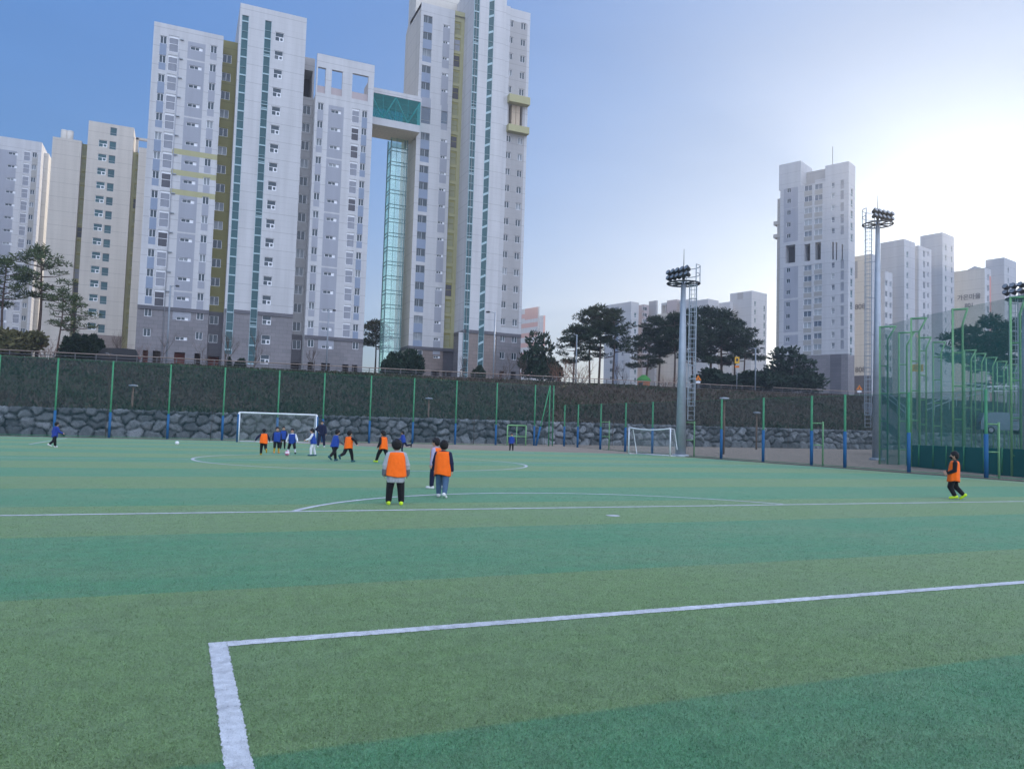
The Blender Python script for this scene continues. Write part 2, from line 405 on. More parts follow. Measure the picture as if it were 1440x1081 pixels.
# ------------------------------------------------------------------ boulder retaining wall (one continuous relief)
def rockwall():
    rs=np.random.RandomState(11)
    x0,x1,H=-60.0,170.0,2.25
    seeds=[]
    zz=0.28
    rows=[(.34,1.15),(1.0,1.1),(1.65,1.0),(2.2,.9)]
    for z,w in rows:
        x=x0-1
        while x<x1+1:
            ww=w*rs.uniform(.62,1.5); seeds.append((x+ww/2,z+rs.uniform(-.2,.2),rs.uniform(.15,.5),rs.uniform(-.3,.3),rs.uniform(-.35,.35),rs.uniform(.55,1.45),rs.uniform(-.35,.35))); x+=ww
    S=np.array(seeds)
    nx=int((x1-x0)/.11); nz=22
    xs=np.linspace(x0,x1,nx); zs=np.linspace(0,H,nz)
    Xg,Zg=np.meshgrid(xs,zs)
    wx=Xg+.10*np.sin(Zg*5.1+Xg*1.7)+.05*np.sin(Xg*7.3+1); wz=Zg+.09*np.sin(Xg*3.3+Zg*2)+.04*np.sin(Xg*9.1)
    d1=np.full(Xg.shape,9.0); d2=np.full(Xg.shape,9.0); id1=np.zeros(Xg.shape,int)
    for c in range(0,nx,200):
        sl=slice(c,min(nx,c+200)); xa=xs[sl]
        idx=np.where((S[:,0]>xa[0]-3)&(S[:,0]<xa[-1]+3))[0]
        px=wx[:,sl][...,None]-S[idx,0]; pz=(wz[:,sl][...,None]-S[idx,1])*1.35
        ca=np.cos(S[idx,6]); sa=np.sin(S[idx,6])
        D=np.abs(px*ca+pz*sa)**2.6+np.abs(-px*sa+pz*ca)**2.6; D=D**(1/2.6)
        o=np.argsort(D,axis=2); d1[:,sl]=np.take_along_axis(D,o[...,:1],2)[...,0]; d2[:,sl]=np.take_along_axis(D,o[...,1:2],2)[...,0]
        id1[:,sl]=idx[o[...,0]]
    e=np.clip((d2-d1)/.24,0,1); e=e*e*(3-2*e); e=e**.55
    s=S[id1]
    disp=e*(s[...,2]+.28+s[...,3]*(Xg-s[...,0])+s[...,4]*(Zg-s[...,1]))+ .035*np.sin(Xg*13+Zg*9)*e+.02*np.sin(Xg*29-Zg*17)*e
    disp=np.clip(disp,0,1.0)
    top=(zs/H)[:,None]*np.ones_like(Xg)
    zj=Zg+np.where(top>.99,rs.uniform(-.05,.12,Xg.shape),0)
    Yg=70.25-disp+.12*Zg
    base=np.array([zbase(x) for x in xs])[None,:]-.04
    V=np.stack([Xg,Yg,zj+base],-1).reshape(-1,3)
    # top lip runs back into the bank
    lip=np.stack([xs,np.full(nx,71.6),H+base[0]+.02],-1); V=np.vstack([V,lip])
    i=np.arange(nx-1); fa=[]
    for r in range(nz):
        a=r*nx+i; fa.append(np.stack([a,a+1,a+1+nx,a+nx],-1))
    Fc=np.vstack(fa)
    me=bpy.data.meshes.new('boulder_wall'); me.from_pydata(V.tolist(),[],Fc.tolist())
    me.polygons.foreach_set('use_smooth',[True]*len(Fc))
    at=me.attributes.new('tone','FLOAT','POINT'); tone=np.concatenate([(s[...,5]).reshape(-1),np.ones(nx)*.6]).astype(np.float32)
    at.data.foreach_set('value',tone)
    at=me.attributes.new('gap','FLOAT','POINT'); at.data.foreach_set('value',np.concatenate([e.reshape(-1),np.zeros(nx)]).astype(np.float32))
    t=NT('boulder_rock'); pos=t.n('ShaderNodeNewGeometry').outputs['Position']
    a=t.n('ShaderNodeAttribute',attribute_name='tone').outputs['Fac']; g=t.n('ShaderNodeAttribute',attribute_name='gap').outputs['Fac']
    n1=t.noise(pos,2.2,5,.65); n2=t.noise(pos,11,4,.7)
    c=t.mix(t.ramp(n1,.35,.65),(.13,.145,.152),(.21,.222,.228))
    k=t.math('MULTIPLY',a,t.ramp(n2,.3,.7,.75,1.2))
    c=t.mix(1.0,c,t.n('ShaderNodeCombineColor').outputs[0],'MULTIPLY'); cc=c.node.inputs[7].links[0].from_node
    for q in range(3): t.l(k,cc.inputs[q])
    c=t.mix(t.ramp(g,.05,.5,1,0),c,(.042,.044,.042))
    me.materials.append(t.done(t.bsdf(c,.85,.2,0,t.bump(n2,.7,.05))))
    me.update()
    return tag(link('boulder_wall',me),'long grey wall of stacked boulders along the foot of the bank','retaining wall')
rockwall()

# ------------------------------------------------------------------ ground cover on the bank (stuff)
def tufts(name,n,fn,size,mat,seed,kind='stuff'):
    rs=np.random.RandomState(seed); P=fn(rs,n); n=len(P)
    a=rs.uniform(0,2*np.pi,n); h=rs.uniform(.5,1.3,n)*size; w=h*rs.uniform(.25,.6,n)
    dx=np.cos(a)*w; dy=np.sin(a)*w; lx=rs.uniform(-.6,.6,n)*h; ly=rs.uniform(-.6,.6,n)*h
    A=P+np.stack([-dx,-dy,np.zeros(n)],-1); B=P+np.stack([dx,dy,np.zeros(n)],-1)
    Cc=P+np.stack([lx+dx*.3,ly+dy*.3,h],-1)
    V=np.stack([A,B,Cc],1).reshape(-1,3)
    me=bpy.data.meshes.new(name); me.vertices.add(3*n); me.vertices.foreach_set('co',V.ravel().astype(np.float32))
    me.loops.add(3*n); me.loops.foreach_set('vertex_index',np.arange(3*n,dtype=np.int32))
    me.polygons.add(n); me.polygons.foreach_set('loop_start',np.arange(0,3*n,3,dtype=np.int32))
    me.materials.append(mat); me.update(calc_edges=True); me.validate()
    return tag(link(name,me),kind=kind)
def leafmat(name,a,b,c3,scale=.25,tr=.15):
    t=NT(name); pos=t.n('ShaderNodeNewGeometry').outputs['Position']
    n=t.noise(pos,scale,4,.6); n2=t.noise(pos,scale*14,3)
    c=t.mix(t.ramp(n,.38,.62),a,b); c=t.mix(t.ramp(n2,.45,.75),c,c3)
    b1=t.bsdf(c,.65,.2); tl=t.n('ShaderNodeBsdfTranslucent'); t.l(c,tl.inputs[0])
    mx=t.n('ShaderNodeMixShader'); mx.inputs[0].default_value=tr; t.l(b1.outputs[0],mx.inputs[1]); t.l(tl.outputs[0],mx.inputs[2])
    return t.done(mx)
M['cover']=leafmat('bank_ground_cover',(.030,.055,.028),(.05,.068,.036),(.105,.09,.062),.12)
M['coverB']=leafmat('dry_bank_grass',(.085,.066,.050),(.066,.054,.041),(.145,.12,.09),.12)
def bankpts(rs,n,dens=None):
    X=rs.uniform(-45,150,n); Y=70.6+34*rs.uniform(0,1,n)**1.0
    k=np.sin(X*.11+np.sin(Y*.13)*2)+np.sin(X*.37+Y*.29)*.6+rs.uniform(-.9,.9,n)
    if dens is not None:
        m=dens(X,Y,k); X=X[m];Y=Y[m]
    return np.array([(x,y,bankz(x,y)-.02) for x,y in zip(X,Y)])
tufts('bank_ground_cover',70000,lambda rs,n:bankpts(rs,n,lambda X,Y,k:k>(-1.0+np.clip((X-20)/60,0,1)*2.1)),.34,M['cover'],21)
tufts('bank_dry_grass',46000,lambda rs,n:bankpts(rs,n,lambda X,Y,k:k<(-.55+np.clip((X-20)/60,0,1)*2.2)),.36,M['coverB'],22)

# ------------------------------------------------------------------ fences
def post(fence,x,y,h,blue,r=.065,sub=True):
    b=MB(); b.tube([(0,0,-.1),(0,0,h)],r,10); p=b.build('post',M['green'],fence,(x,y,0))
    s=MB(); s.tube([(0,0,-.05),(0,0,blue)],r+.028,12); s.build('post_padding',M['blue'],p)
    return p
FY=64.4; FX=33.2
fe=empty('chain_link_fence',(12,FY,0),0,'taller green chain link fence with blue padded posts behind the large goal','fence')
for xp in(-8,75,153,235,312,389,453,519,580,640,697,751):
    post(fe,atY(xp,618,FY)[0]-12,0,5.75,1.95)
for xp in (602,694.5):   # the slimmer doubled posts
    pass
x_end=atY(776,628,FY)[0]-12
b=MB(); b.tube([(0,0,0),(0,0,5.8)],.06,8); b.build('corner_post',M['green'],fe,(x_end-.35,0,0))
b=MB(); b.tube([(0,0,0),(0,0,5.8)],.06,8); b.build('corner_post',M['green'],fe,(x_end+.05,0,0))
b=MB(); b.tube([(-1.35,0,0),(-.1,0,5.6)],.06,8); pp=b.build('diagonal_brace',M['green'],fe,(x_end-.3,-.02,0))
s=MB(); s.tube([(-1.37,0,0),(-.95,0,1.9)],.1,10); s.build('brace_padding',M['blue'],pp)
b=MB(); xl=-52-12
b.tube([(xl,0,5.7),(x_end,0,5.7)],.008,5); b.tube([(xl,0,.12),(x_end,0,.12)],.02,6); b.build('rail_wire',M['green'],fe)
b=MB(); b.quad((xl,.06,.05),(x_end,.06,.05),(x_end,.06,5.7),(xl,.06,5.7)); b.build('netting',M['chain'],fe)
# gate
ge=empty('fence_gate',(atY(725,627,FY)[0],FY-.18,0),0,'small light green framed gate in the far fence behind the goalkeeper in blue','gate')
gx=(atY(738,627,FY)[0]-atY(712,627,FY)[0])/2
b=MB()
for x in(-gx,gx): b.tube([(x,0,0),(x,0,1.95)],.06,8)
b.tube([(-gx,0,1.95),(gx,0,1.95)],.06,8); b.tube([(-gx,0,.95),(gx,0,.95)],.04,8); b.build('gate_frame',M['greenL'],ge)
b=MB(); b.tube([(0,0,.05),(0,0,1.95)],.04,8); b.build('gate_leaf_stile',M['greenL'],ge)
b=MB(); b.quad((-gx,.03,.08),(gx,.03,.08),(gx,.03,1.9),(-gx,.03,1.9)); b.build('gate_mesh',M['chain'],ge)
# touchline fence on the right
fr=empty('chain_link_fence',(FX,30,0),0,'lower green chain link fence along the right side of the pitch','fence')
ys=[]
for xp,yp in((793,629),(812,631),(844,633),(879,636),(917,638.6),(962,642),(1014,646),(1073,651.6),(1141,656),(1188,659),(1278,665),(1387,672)):
    ys.append(atX(xp,yp,FX)[1])
ys+= [ys[-1]-3.6,ys[-1]-7.2,ys[-1]-10.8]
for k,y in enumerate(ys):
    p=post(fr,0,y-30,4.0,2.0)
    if k in(2,5,8,11,14):
        b=MB(); b.tube([(.85,0,-.1),(.85,0,2.55)],.05,8)
        b.tube([(0,0,2.45),(.9,0,2.45)],.035,6); b.tube([(0,0,1.2),(.85,0,1.2)],.03,6); b.build('post_brace',M['greenL'],p)
b=MB(); y0,y1=-14-30,FY-30
b.tube([(0,y0,3.95),(0,y1,3.95)],.008,5); b.tube([(0,y0,.1),(0,y1,.1)],.018,6); b.build('rail_wire',M['green'],fr)
b=MB(); b.quad((.06,y0,.04),(.06,y1,.04),(.06,y1,3.95),(.06,y0,3.95)); b.build('netting',M['chain'],fr)

# ------------------------------------------------------------------ goals
def goal(label,p0,p1,h,depth,back,mainblue,sag=0.0):
    p0=np.array(p0[:2]);p1=np.array(p1[:2]); c=(p0+p1)/2; L=np.linalg.norm(p1-p0); rz=math.atan2(p1[1]-p0[1],p1[0]-p0[0])
    g=empty('football_goal',(c[0],c[1],.012),rz,label,'goal'); w=L/2; r=.06
    for sx in(-1,1):
        b=MB(); b.tube([(sx*w,0,0),(sx*w,0,h)],r*1.35 if mainblue else r*.8,10)
        p=b.build('goal_post',M['whitepaint'],g)
        if mainblue:
            s=MB(); s.tube([(sx*w+sx*.02,.03,.02),(sx*w+sx*.02,.03,h-.12)],r*1.9,10); s.build('post_padding',M['blue'],p)
        b=MB(); b.tube([(sx*w,0,h),(sx*w,back*depth*.45,h*.98),(sx*w,back*depth,0.04),(sx*w,0,.04)],r*.55,8); b.build('side_frame',M['whitepaint'],g)
    b=MB(); b.tube([(-w+2*w*k/10,0,h-sag*math.sin(math.pi*k/10)) for k in range(11)],r if mainblue else r*.8,10); b.build('crossbar',M['whitepaint'],g)
    b=MB(); b.tube([(-w,back*depth,.04),(w,back*depth,.04)],r*.6,8); b.build('ground_bar',M['whitepaint'],g)
    b=MB(); y1,y2=back*depth*.45,back*depth
    b.quad((-w,0,h-.02),(w,0,h-.02),(w,y1,h*.98-.02),(-w,y1,h*.98-.02)); b.quad((-w,y1,h*.98-.02),(w,y1,h*.98-.02),(w,y2,.05),(-w,y2,.05))
    for sx in(-w,w): b.poly([(sx,0,.05),(sx,y2,.05),(sx,y1,h*.98-.03),(sx,0,h-.03)])
    b.build('goal_net',M['goalnet'],g)
GY=60.0
goal('large white football goal with blue padded posts in front of the boulder wall',atY(334.5,622,GY),atY(444,622,GY),2.2,1.6,1,True)

goal('small white portable goal with sagging crossbar beside the right fence',(30.35,48.4),(31.6,45.0),1.95,1.0,1,False,.13)
# ------------------------------------------------------------------ people
def remesh(mb,vox,smooth=3,fac=.5):
    me=mb.mesh('tmp',[]); o=bpy.data.objects.new('tmp',me); bpy.context.scene.collection.objects.link(o)
    r=o.modifiers.new('r','REMESH'); r.mode='VOXEL'; r.voxel_size=vox
    s=o.modifiers.new('s','SMOOTH'); s.factor=fac; s.iterations=smooth
    dg=bpy.context.evaluated_depsgraph_get(); out=bpy.data.meshes.new_from_object(o.evaluated_get(dg)); bpy.data.objects.remove(o)
    out.polygons.foreach_set('use_smooth',[True]*len(out.polygons)); return out
def cloth(name,col,rough=.8,var=.14,emit=0):
    t=NT(name); tc=t.n('ShaderNodeTexCoord').outputs['Object']; n=t.noise(tc,9,4); w=t.noise(tc,160,2)
    f=t.math('MULTIPLY',t.ramp(n,.3,.7,1-var,1+var),t.ramp(w,.3,.7,.93,1.06))
    c=t.mix(1.0,col,t.n('ShaderNodeCombineColor').outputs[0],'MULTIPLY'); cc=c.node.inputs[7].links[0].from_node
    for i in range(3): t.l(f,cc.inputs[i])
    return t.done(t.bsdf(c,rough,.2,0,t.bump(t.noise(t.scale(tc,1,1,.45),16,4),.55,.03),Sheen_Weight=.1))
def skinmat():
    t=NT('skin'); return t.done(t.bsdf((.52,.31,.22),.55,.35,Subsurface_Weight=.0))
M['skin']=skinmat(); M['hair']=cloth('black_hair',(.012,.010,.010),.6,.3)
CL={'orange':cloth('fluorescent_orange_bib',(1.0,.155,.008),.7,.07),'bluebib':cloth('blue_bib',(.018,.06,.30),.75),'bluejkt':cloth('blue_jacket',(.02,.045,.26),.75),'navy':cloth('navy_fabric',(.012,.016,.045),.8),'black':cloth('black_fabric',(.010,.010,.012),.8),
'grey':cloth('light_grey_sweatshirt',(.38,.39,.41),.85),'white':cloth('white_fabric',(.70,.71,.74),.8),'lav':cloth('lavender_fabric',(.40,.36,.50),.8),'jeans':cloth('blue_jeans',(.07,.125,.21),.85),'midgrey':cloth('grey_fabric',(.13,.14,.155),.85),'lime':cloth('lime_shoe',(.55,.75,.03),.5),'yell':cloth('yellow_sock',(.55,.36,.03),.7),'orshoe':cloth('orange_shoe',(.85,.28,.05),.5),'tealshoe':cloth('dark_teal_shoe',(.02,.10,.13),.5),'whiteshoe':cloth('white_shoe',(.7,.7,.68),.5),'cream':cloth('cream_coat',(.60,.56,.48),.8)}
M['eye']=paint('dark_eye',(.015,.012,.012),.2,.02); M['lip']=paint('lip',(.42,.16,.13),.5,.05)
def rotx(v,a): # pitch forward (+y) for vectors
    c,s=math.cos(a),math.sin(a); return Vector((v.x,v.y*c-v.z*s,v.y*s+v.z*c))
def person(label,foot,h,rel,legs,arms,lean=4,top='navy',bib='orange',pants='black',shoes='black',socks=None,detail=1,headturn=0,headtilt=0,loose=1.0,mask=False,hood=False,adult=False,shorts=False,jacket_len=0,twist=0,sink=0,group='children playing football',cuffs=None,headw=1.0,bib_len=.0):
    x,y=foot; p=gpt(x,y,.012) if not isinstance(foot[0],tuple) else None
    return person_at(label,p,view_az(x)+R_(rel),h,legs,arms,lean,top,bib,pants,shoes,socks,detail,headturn,headtilt,loose,mask,hood,adult,shorts,jacket_len,group,cuffs,headw,bib_len)
def person_at(label,p,az,h,legs,arms,lean,top,bib,pants,shoes,socks,detail,headturn,headtilt,loose,mask,hood,adult,shorts,jacket_len,group,cuffs,headw,bib_len,zfix=None):
    g=empty('person',tuple(p),-az,label,'person',group)
    hs=.135 if adult else .168        # head height as a share of the body height
    hip,knee,ank=.50*h,.265*h,.045*h
    if not adult: hip,knee=.475*h,.25*h
    neck=h*(1-hs)-.015*h; sh=neck-.045*h; shw=(.118 if adult else .112)*h; hw=.062*h; Lt=hip-knee; Ls=knee-ank
    ua,fa=.155*h,.135*h
    k=h/1.25; fat=(.92 if adult else 1.0)
    ln=R_(-lean)
    def T(v): return rotx(v,ln)     # torso lean about the hips
    J={}
    # legs: (thigh forward deg, out deg, knee bend deg, foot pitch deg)
    low=9
    for sgn,L,(th,ab,kb,fp) in((-1,'l',legs[0]),(1,'r',legs[1])):
        H_=Vector((sgn*hw,0,0)); a=R_(th); d=Vector((sgn*math.sin(R_(ab)),math.sin(a),-math.cos(a))).normalized(); K=H_+d*Lt
        a2=R_(th-kb); d2=Vector((sgn*math.sin(R_(ab))*.6,math.sin(a2),-math.cos(a2))).normalized(); A=K+d2*Ls
        f=R_(fp); fd=Vector((sgn*.12,math.cos(f),math.sin(f))).normalized(); up=Vector((0,-math.sin(f),math.cos(f)))
        heel=A-fd*.03*h-up*ank*.62; toe=A+fd*.095*h-up*ank*.66
        J[L]=(H_,K,A,heel,toe,fd,up); low=min(low,heel.z-.026*h,toe.z-.02*h)
    base=Vector((0,0,-low))
    for L in 'lr': J[L]=tuple(v+base for v in J[L][:5])+J[L][5:]
    hipc=base; P=lambda x_,y_,z_: hipc+T(Vector((x_,y_,z_-hip)))
    NK=P(0,-.005*h,neck); SH=P(0,-.012*h,sh); CH=P(0,.004*h,sh-.07*h); WA=P(0,0,hip+.10*h)
    hd=R_(-lean*.35+headtilt); HC=NK+Vector((0,.012*h,hs*h*.5+.012*h))
    hr=hs*h/2; Rz=Matrix.Rotation(R_(-headturn),3,'Z')@Matrix.Rotation(hd,3,'X')
    hp=lambda x_,y_,z_: HC+Rz@Vector((x_,y_,z_))*hr
    AR={}
    for sgn,L,(fw_,ab,eb,inn) in((-1,'l',arms[0]),(1,'r',arms[1])):
        S=P(sgn*shw,-.012*h,sh-.012*h); a=R_(fw_)+ln*.0
        d=Vector((sgn*math.sin(R_(ab)),math.sin(a)*math.cos(R_(ab)),-math.cos(a)*math.cos(R_(ab)))).normalized(); E=S+d*ua
        a2=R_(fw_+eb); d2=Vector((sgn*math.sin(R_(ab*.7-inn)),math.sin(a2),-math.cos(a2))).normalized(); Wr=E+d2*fa
        AR[L]=(S,E,Wr,d2,sgn)
    # ---- body, one continuous skin surface
    b=MB()
    b.ell(HC,(hr*.80*headw,hr*.92,hr*1.0),14,10,Rz); b.ell(hp(0,.22,-.45),(hr*.58,hr*.62,hr*.5),12,8,Rz)
    b.ell(hp(0,.93,-.12),(hr*.10,hr*.16,hr*.17),8,6,Rz)
    for s_ in(-1,1): b.ell(hp(s_*.80*headw,-.05,-.08),(hr*.10,hr*.17,hr*.24),8,6,Rz)
    b.cap(NK-Vector((0,0,.02*h)),hp(0,-.1,-.6),.036*h,.034*h)
    for s_ in(-1,1):
        b.cap(P(s_*.05*h,0,sh-.03*h),P(s_*.045*h,0,hip+.03*h),.062*h,.058*h)
    b.cap(P(-.09*h,-.01*h,sh-.005*h),P(.09*h,-.01*h,sh-.005*h),.034*h,.034*h)
    for L in 'lr':
        H_,K,A,he,to,fd,up=J[L]; b.cap(H_,K,.062*h*fat,.040*h); b.cap(K,A,.042*h,.026*h); b.cap(he,to,.026*h,.02*h); b.cap(A,he,.027*h,.026*h)
    for L in 'lr':
        S,E,Wr,d2,sgn=AR[L]; b.cap(S,E,.036*h,.028*h); b.cap(E,Wr,.029*h,.020*h)
        # hand: palm, four curled fingers, thumb from the side of the palm
        side=Vector((0,1,0)); side=(side-d2*side.dot(d2)); side=side.normalized() if side.length>.2 else Vector((0,0,1)); nrm=d2.cross(side).normalized()*(-sgn)
        pc=Wr+d2*.035*h
        for q in(-.5,0,.5): b.cap(Wr+side*q*.02*h+d2*.006*h,Wr+d2*.05*h+side*q*.034*h,.0105*h,.0095*h,8)
        for j,fl in enumerate((.86,1.0,.95,.74)):
            o=Wr+d2*.052*h+side*(.0195-.013*j)*h; l=.040*h*fl; m1=o+(d2*.93+nrm*.25)*l*.5; m2=m1+(d2*.6+nrm*.75)*l*.5
            b.cap(o,m1,.0062*h,.0058*h,6); b.cap(m1,m2,.0058*h,.005*h,6)
        o=Wr+d2*.018*h+side*.020*h; t1=o+(d2*.6+side*.75+nrm*.2)*.024*h; b.cap(o,t1,.0075*h,.0065*h,6); b.cap(t1,t1+(d2*.85+side*.25+nrm*.35)*.018*h,.0065*h,.0055*h,6)
    link('body',remesh(b,.0075*k if detail else .010*k,2),g).data.materials.append(M['skin'])
    # ---- face parts
    for s_ in(-1,1):
        m=MB(); m.ell(hp(s_*.30,.83,.06),(hr*.10,hr*.06,hr*.055),8,6,Rz); m.build('eye',M['eye'],g)
        m=MB(); m.ell(hp(s_*.31,.84,.24),(hr*.15,hr*.05,hr*.03),8,5,Rz); m.build('eyebrow',M['hair'],g)
    if mask:
        m=MB(); m.ell(hp(0,.45,-.42),(hr*.70,hr*.66,hr*.45),14,9,Rz); m.build('face_mask',CL['black'],g)
    else:
        m=MB(); m.ell(hp(0,.80,-.47),(hr*.2,hr*.07,hr*.05),8,5,Rz); m.build('mouth',M['lip'],g)
    # ---- hair (bowl cut with a ragged fringe)
    m=MB(); m.ell(hp(0,-.14,.20),(hr*.93*headw,hr*.96,hr*.93),16,10,Rz); m.ell(hp(0,-.42,-.15),(hr*.80*headw,hr*.68,hr*.72),14,9,Rz)
    m.ell(hp(0,.42,.62),(hr*.66,hr*.48,hr*.30),12,8,Rz)
    hrng=random.Random(int(p[0]*100)&255)
    for q in range(26):
        a=hrng.uniform(0,6.28); t_=hrng.uniform(.05,1.35); v=Vector((math.sin(t_)*math.cos(a)*.9,math.sin(t_)*math.sin(a)*.92-.14,math.cos(t_)*.93+.2))
        if v.y>.45 and v.z<.45: continue
        m.ell(hp(*v),(hr*.17,hr*.17,hr*.17),6,5)
    me=remesh(m,.009*k,1); o=link('hair',me,g); me.materials.append(M['hair'])
    if hood:
        m=MB(); m.ell(hp(0,-.35,-.75),(hr*.85,hr*.55,hr*.42),12,8,Rz); me=remesh(m,.012*k,2); link('hood',me,g); me.materials.append(CL[top])
    # ---- top with sleeves
    m=MB(); lf=loose; jl=.03*h-jacket_len*h
    for s_ in(-1,0,1): m.cap(P(s_*.050*h,0,sh-.03*h),P(s_*.048*h,0,hip+jl),.072*h*lf,.078*h*lf)
    m.cap(P(-.095*h,-.01*h,sh-.006*h),P(.095*h,-.01*h,sh-.006*h),.041*h,.041*h); m.cap(NK-Vector((0,0,.035*h)),NK-Vector((0,0,.008*h)),.05*h,.043*h)
    for L in 'lr':
        S,E,Wr,d2,sgn=AR[L]; m.cap(S,E,.046*h*lf,.039*h*lf); m.cap(E,Wr-d2*.004*h,.040*h*lf,.029*h*lf)
        for q in range(3):  # sleeve folds
            c=S+(E-S)*(.45+.3*q); m.ell(c,(.043*h*lf,.043*h*lf,.03*h),8,6)
    me=remesh(m,.011*k,2); link('jacket',me,g); me.materials.append(CL[top])
    import bmesh
    bm=bmesh.new(); bm.from_mesh(me); hz=P(0,0,hip+jl-.045*h).z
    own=[v for v in bm.verts if abs(v.co.x)<.105*h*lf and v.co.z<hz+.02*h]; fs={f for v in own for f in v.link_faces}
    gm_=list({e for f in fs for e in f.edges})+list(fs)+list({v for f in fs for v in f.verts})
    bmesh.ops.bisect_plane(bm,geom=gm_,plane_co=(0,0,hz),plane_no=(0,0,1),clear_inner=True); bm.to_mesh(me); bm.free()
    if cuffs:
        for L in 'lr':
            S,E,Wr,d2,sgn=AR[L]; m=MB(); m.cap(E+(Wr-E)*.62,Wr+d2*.012*h,.037*h*lf,.034*h*lf); me=remesh(m,.012*k,1); link('glove',me,g); me.materials.append(CL[cuffs])
    # ---- trousers
    m=MB(); m.cap(P(-.035*h,0,hip+.02*h),P(.035*h,0,hip+.02*h),.074*h*fat,.074*h*fat)
    for L in 'lr':
        H_,K,A,he,to,fd,up=J[L]; m.cap(H_,K,.070*h*fat*loose**.5,.053*h*loose**.5)
        if not shorts: m.cap(K,A+(K-A)*.10,.053*h*loose**.5,.040*h*loose)
        else: m.cap(K,K+(A-K)*.12,.055*h,.055*h)
    me=remesh(m,.011*k,2); link('trousers',me,g); me.materials.append(CL[pants])
    for L in 'lr':
        H_,K,A,he,to,fd,up=J[L]
        m=MB(); m.cap(he,to,.032*h,.026*h); m.cap(A-up*.012*h,he+up*.006*h,.033*h,.032*h); m.cap((he+to)/2,to,.031*h,.027*h)
        me=remesh(m,.009*k,1); link('shoe',me,g); me.materials.append(CL[shoes])
        if socks:
            m=MB(); m.cap(K+(A-K)*.25,A,.042*h,.030*h); me=remesh(m,.011*k,1); link('sock',me,g); me.materials.append(CL[socks])
    # ---- sleeveless bib: a thin flared cloth tube with neck and arm openings
    if bib:
        rows=[]; n=36; sd=random.Random(int(p[1]*37)&1023); ph=[sd.uniform(0,6.28) for _ in range(4)]
        prof=[(neck-.014*h,.056,.052),(sh+.032*h,.112,.062),(sh+.008*h,.134,.080),(sh-.05*h,.132,.092),(sh-.12*h,.131,.098),(hip+.14*h,.129,.102),(hip+.04*h,.134,.106),(hip-.05*h-bib_len*h,.140,.110)]
        if adult: prof=[(a,b_*.95,c) for a,b_,c in prof]
        m=MB(); base_i=0
        for z_,ax_,ay_ in prof:
            t_=max(0,(sh-z_)/(sh-hip)); ring=[]
            for q in range(n):
                a=2*math.pi*q/n; wv=1+.05*t_*math.sin(3*a+ph[0]+z_*5)+.04*t_*math.sin(7*a+ph[1]+z_*2)+.018*math.sin(11*a+ph[2]+z_*16)
                zz=z_+(.012*h*math.sin(2*a+ph[3])*t_)
                if 0<z_-(sh-.001*h) : zz-=.0
                ring.append(P(ax_*h*lf**.65*wv*math.cos(a),ay_*h*lf**.4*wv*math.sin(a)-.004*h,zz))
            rows.append(ring)
        vid=len(m.v)
        for r_ in rows: m.v+=[tuple(v) for v in r_]
        for i in range(len(rows)-1):
            for q in range(n):
                q2=(q+1)%n; m.f.append((vid+(i+1)*n+q,vid+(i+1)*n+q2,vid+i*n+q2,vid+i*n+q)); m.m.append(0); m.s.append(True)
        me=m.mesh('bib',CL[bib]); o=link('bib',me,g); md=o.modifiers.new('t','SOLIDIFY'); md.thickness=.006; md.offset=1
        sb_=o.modifiers.new('s','SUBSURF'); sb_.levels=1; sb_.render_levels=1
    return g
ST=((0,4,3,0),(0,4,3,0))
# the two nearest
person('child in orange bib over light grey sweatshirt and lime shoes, standing with back turned',(555,709.5),1.26,-4,((2,6,5,0),(-1,6,3,0)),((-4,19,10,8),(2,20,12,8)),3,'grey','orange','black','lime',loose=1.25,jacket_len=.12,cuffs='midgrey',hood=False,headw=1.12)
person('child in orange bib over navy sleeves and blue jeans, walking away',(621,699.5),1.24,12,((14,2,6,0),(-14,3,16,-24)),((6,17,14,8),(-6,16,12,4)),5,'navy','orange','jeans','whiteshoe',loose=1.12,headturn=-25,headw=1.08,bib_len=.05)
person('child in orange bib with lavender sleeves, half hidden behind the child in jeans',(612,687),1.26,-60,((10,2,8,0),(-16,2,10,-10)),((-2,12,10,0),(10,10,14,0)),3,'lav','orange','navy','whiteshoe',loose=1.1,headw=1.08)
person('child with black face mask and orange bib jogging left, alone on the right',(1341,701.5),1.30,-88,((16,2,42,-8),(-10,2,32,-38)),((2,8,62,6),(8,8,66,10)),-4,'black','orange','black','lime',loose=1.12,mask=True,headw=1.1,headtilt=0,bib_len=.06)
# the group in front of the goal
person('child in orange bib running toward the goal with arms spread, yellow shoes',(370,639.5),1.22,-6,((10,3,6,0),(-6,4,70,-60)),((-12,52,6,0),(4,34,40,10)),6,'navy','orange','black','yell',loose=1.1,detail=0)
person('child in blue bib with bright yellow socks and orange shoes facing the camera',(388.5,637),1.30,172,((2,4,10,0),(10,4,22,0)),((0,12,20,4),(0,12,18,4)),2,'navy','bluebib','black','orshoe','yell',detail=0,shorts=True)
person('child in dark blue behind the ball group, thin and half hidden',(397.5,631),1.30,178,((4,3,8,0),(-6,4,10,0)),((4,16,40,10),(4,14,30,10)),4,'navy','bluebib','black','black',detail=0,loose=.95)
person('child in blue bib with white shoulders and white shin pads kicking the ball',(410,638.5),1.26,188,((26,14,40,-5),(4,14,10,0)),((10,26,24,0),(-4,24,20,0)),10,'white','bluebib','black','black','white',detail=0,loose=1.05,shorts=True)
person('child in blue bib with white sleeves and white trousers facing left',(440,641),1.30,-80,((18,3,20,0),(-2,3,14,0)),((30,10,40,0),(14,8,50,0)),10,'white','bluebib','white','tealshoe',detail=0,loose=1.05)
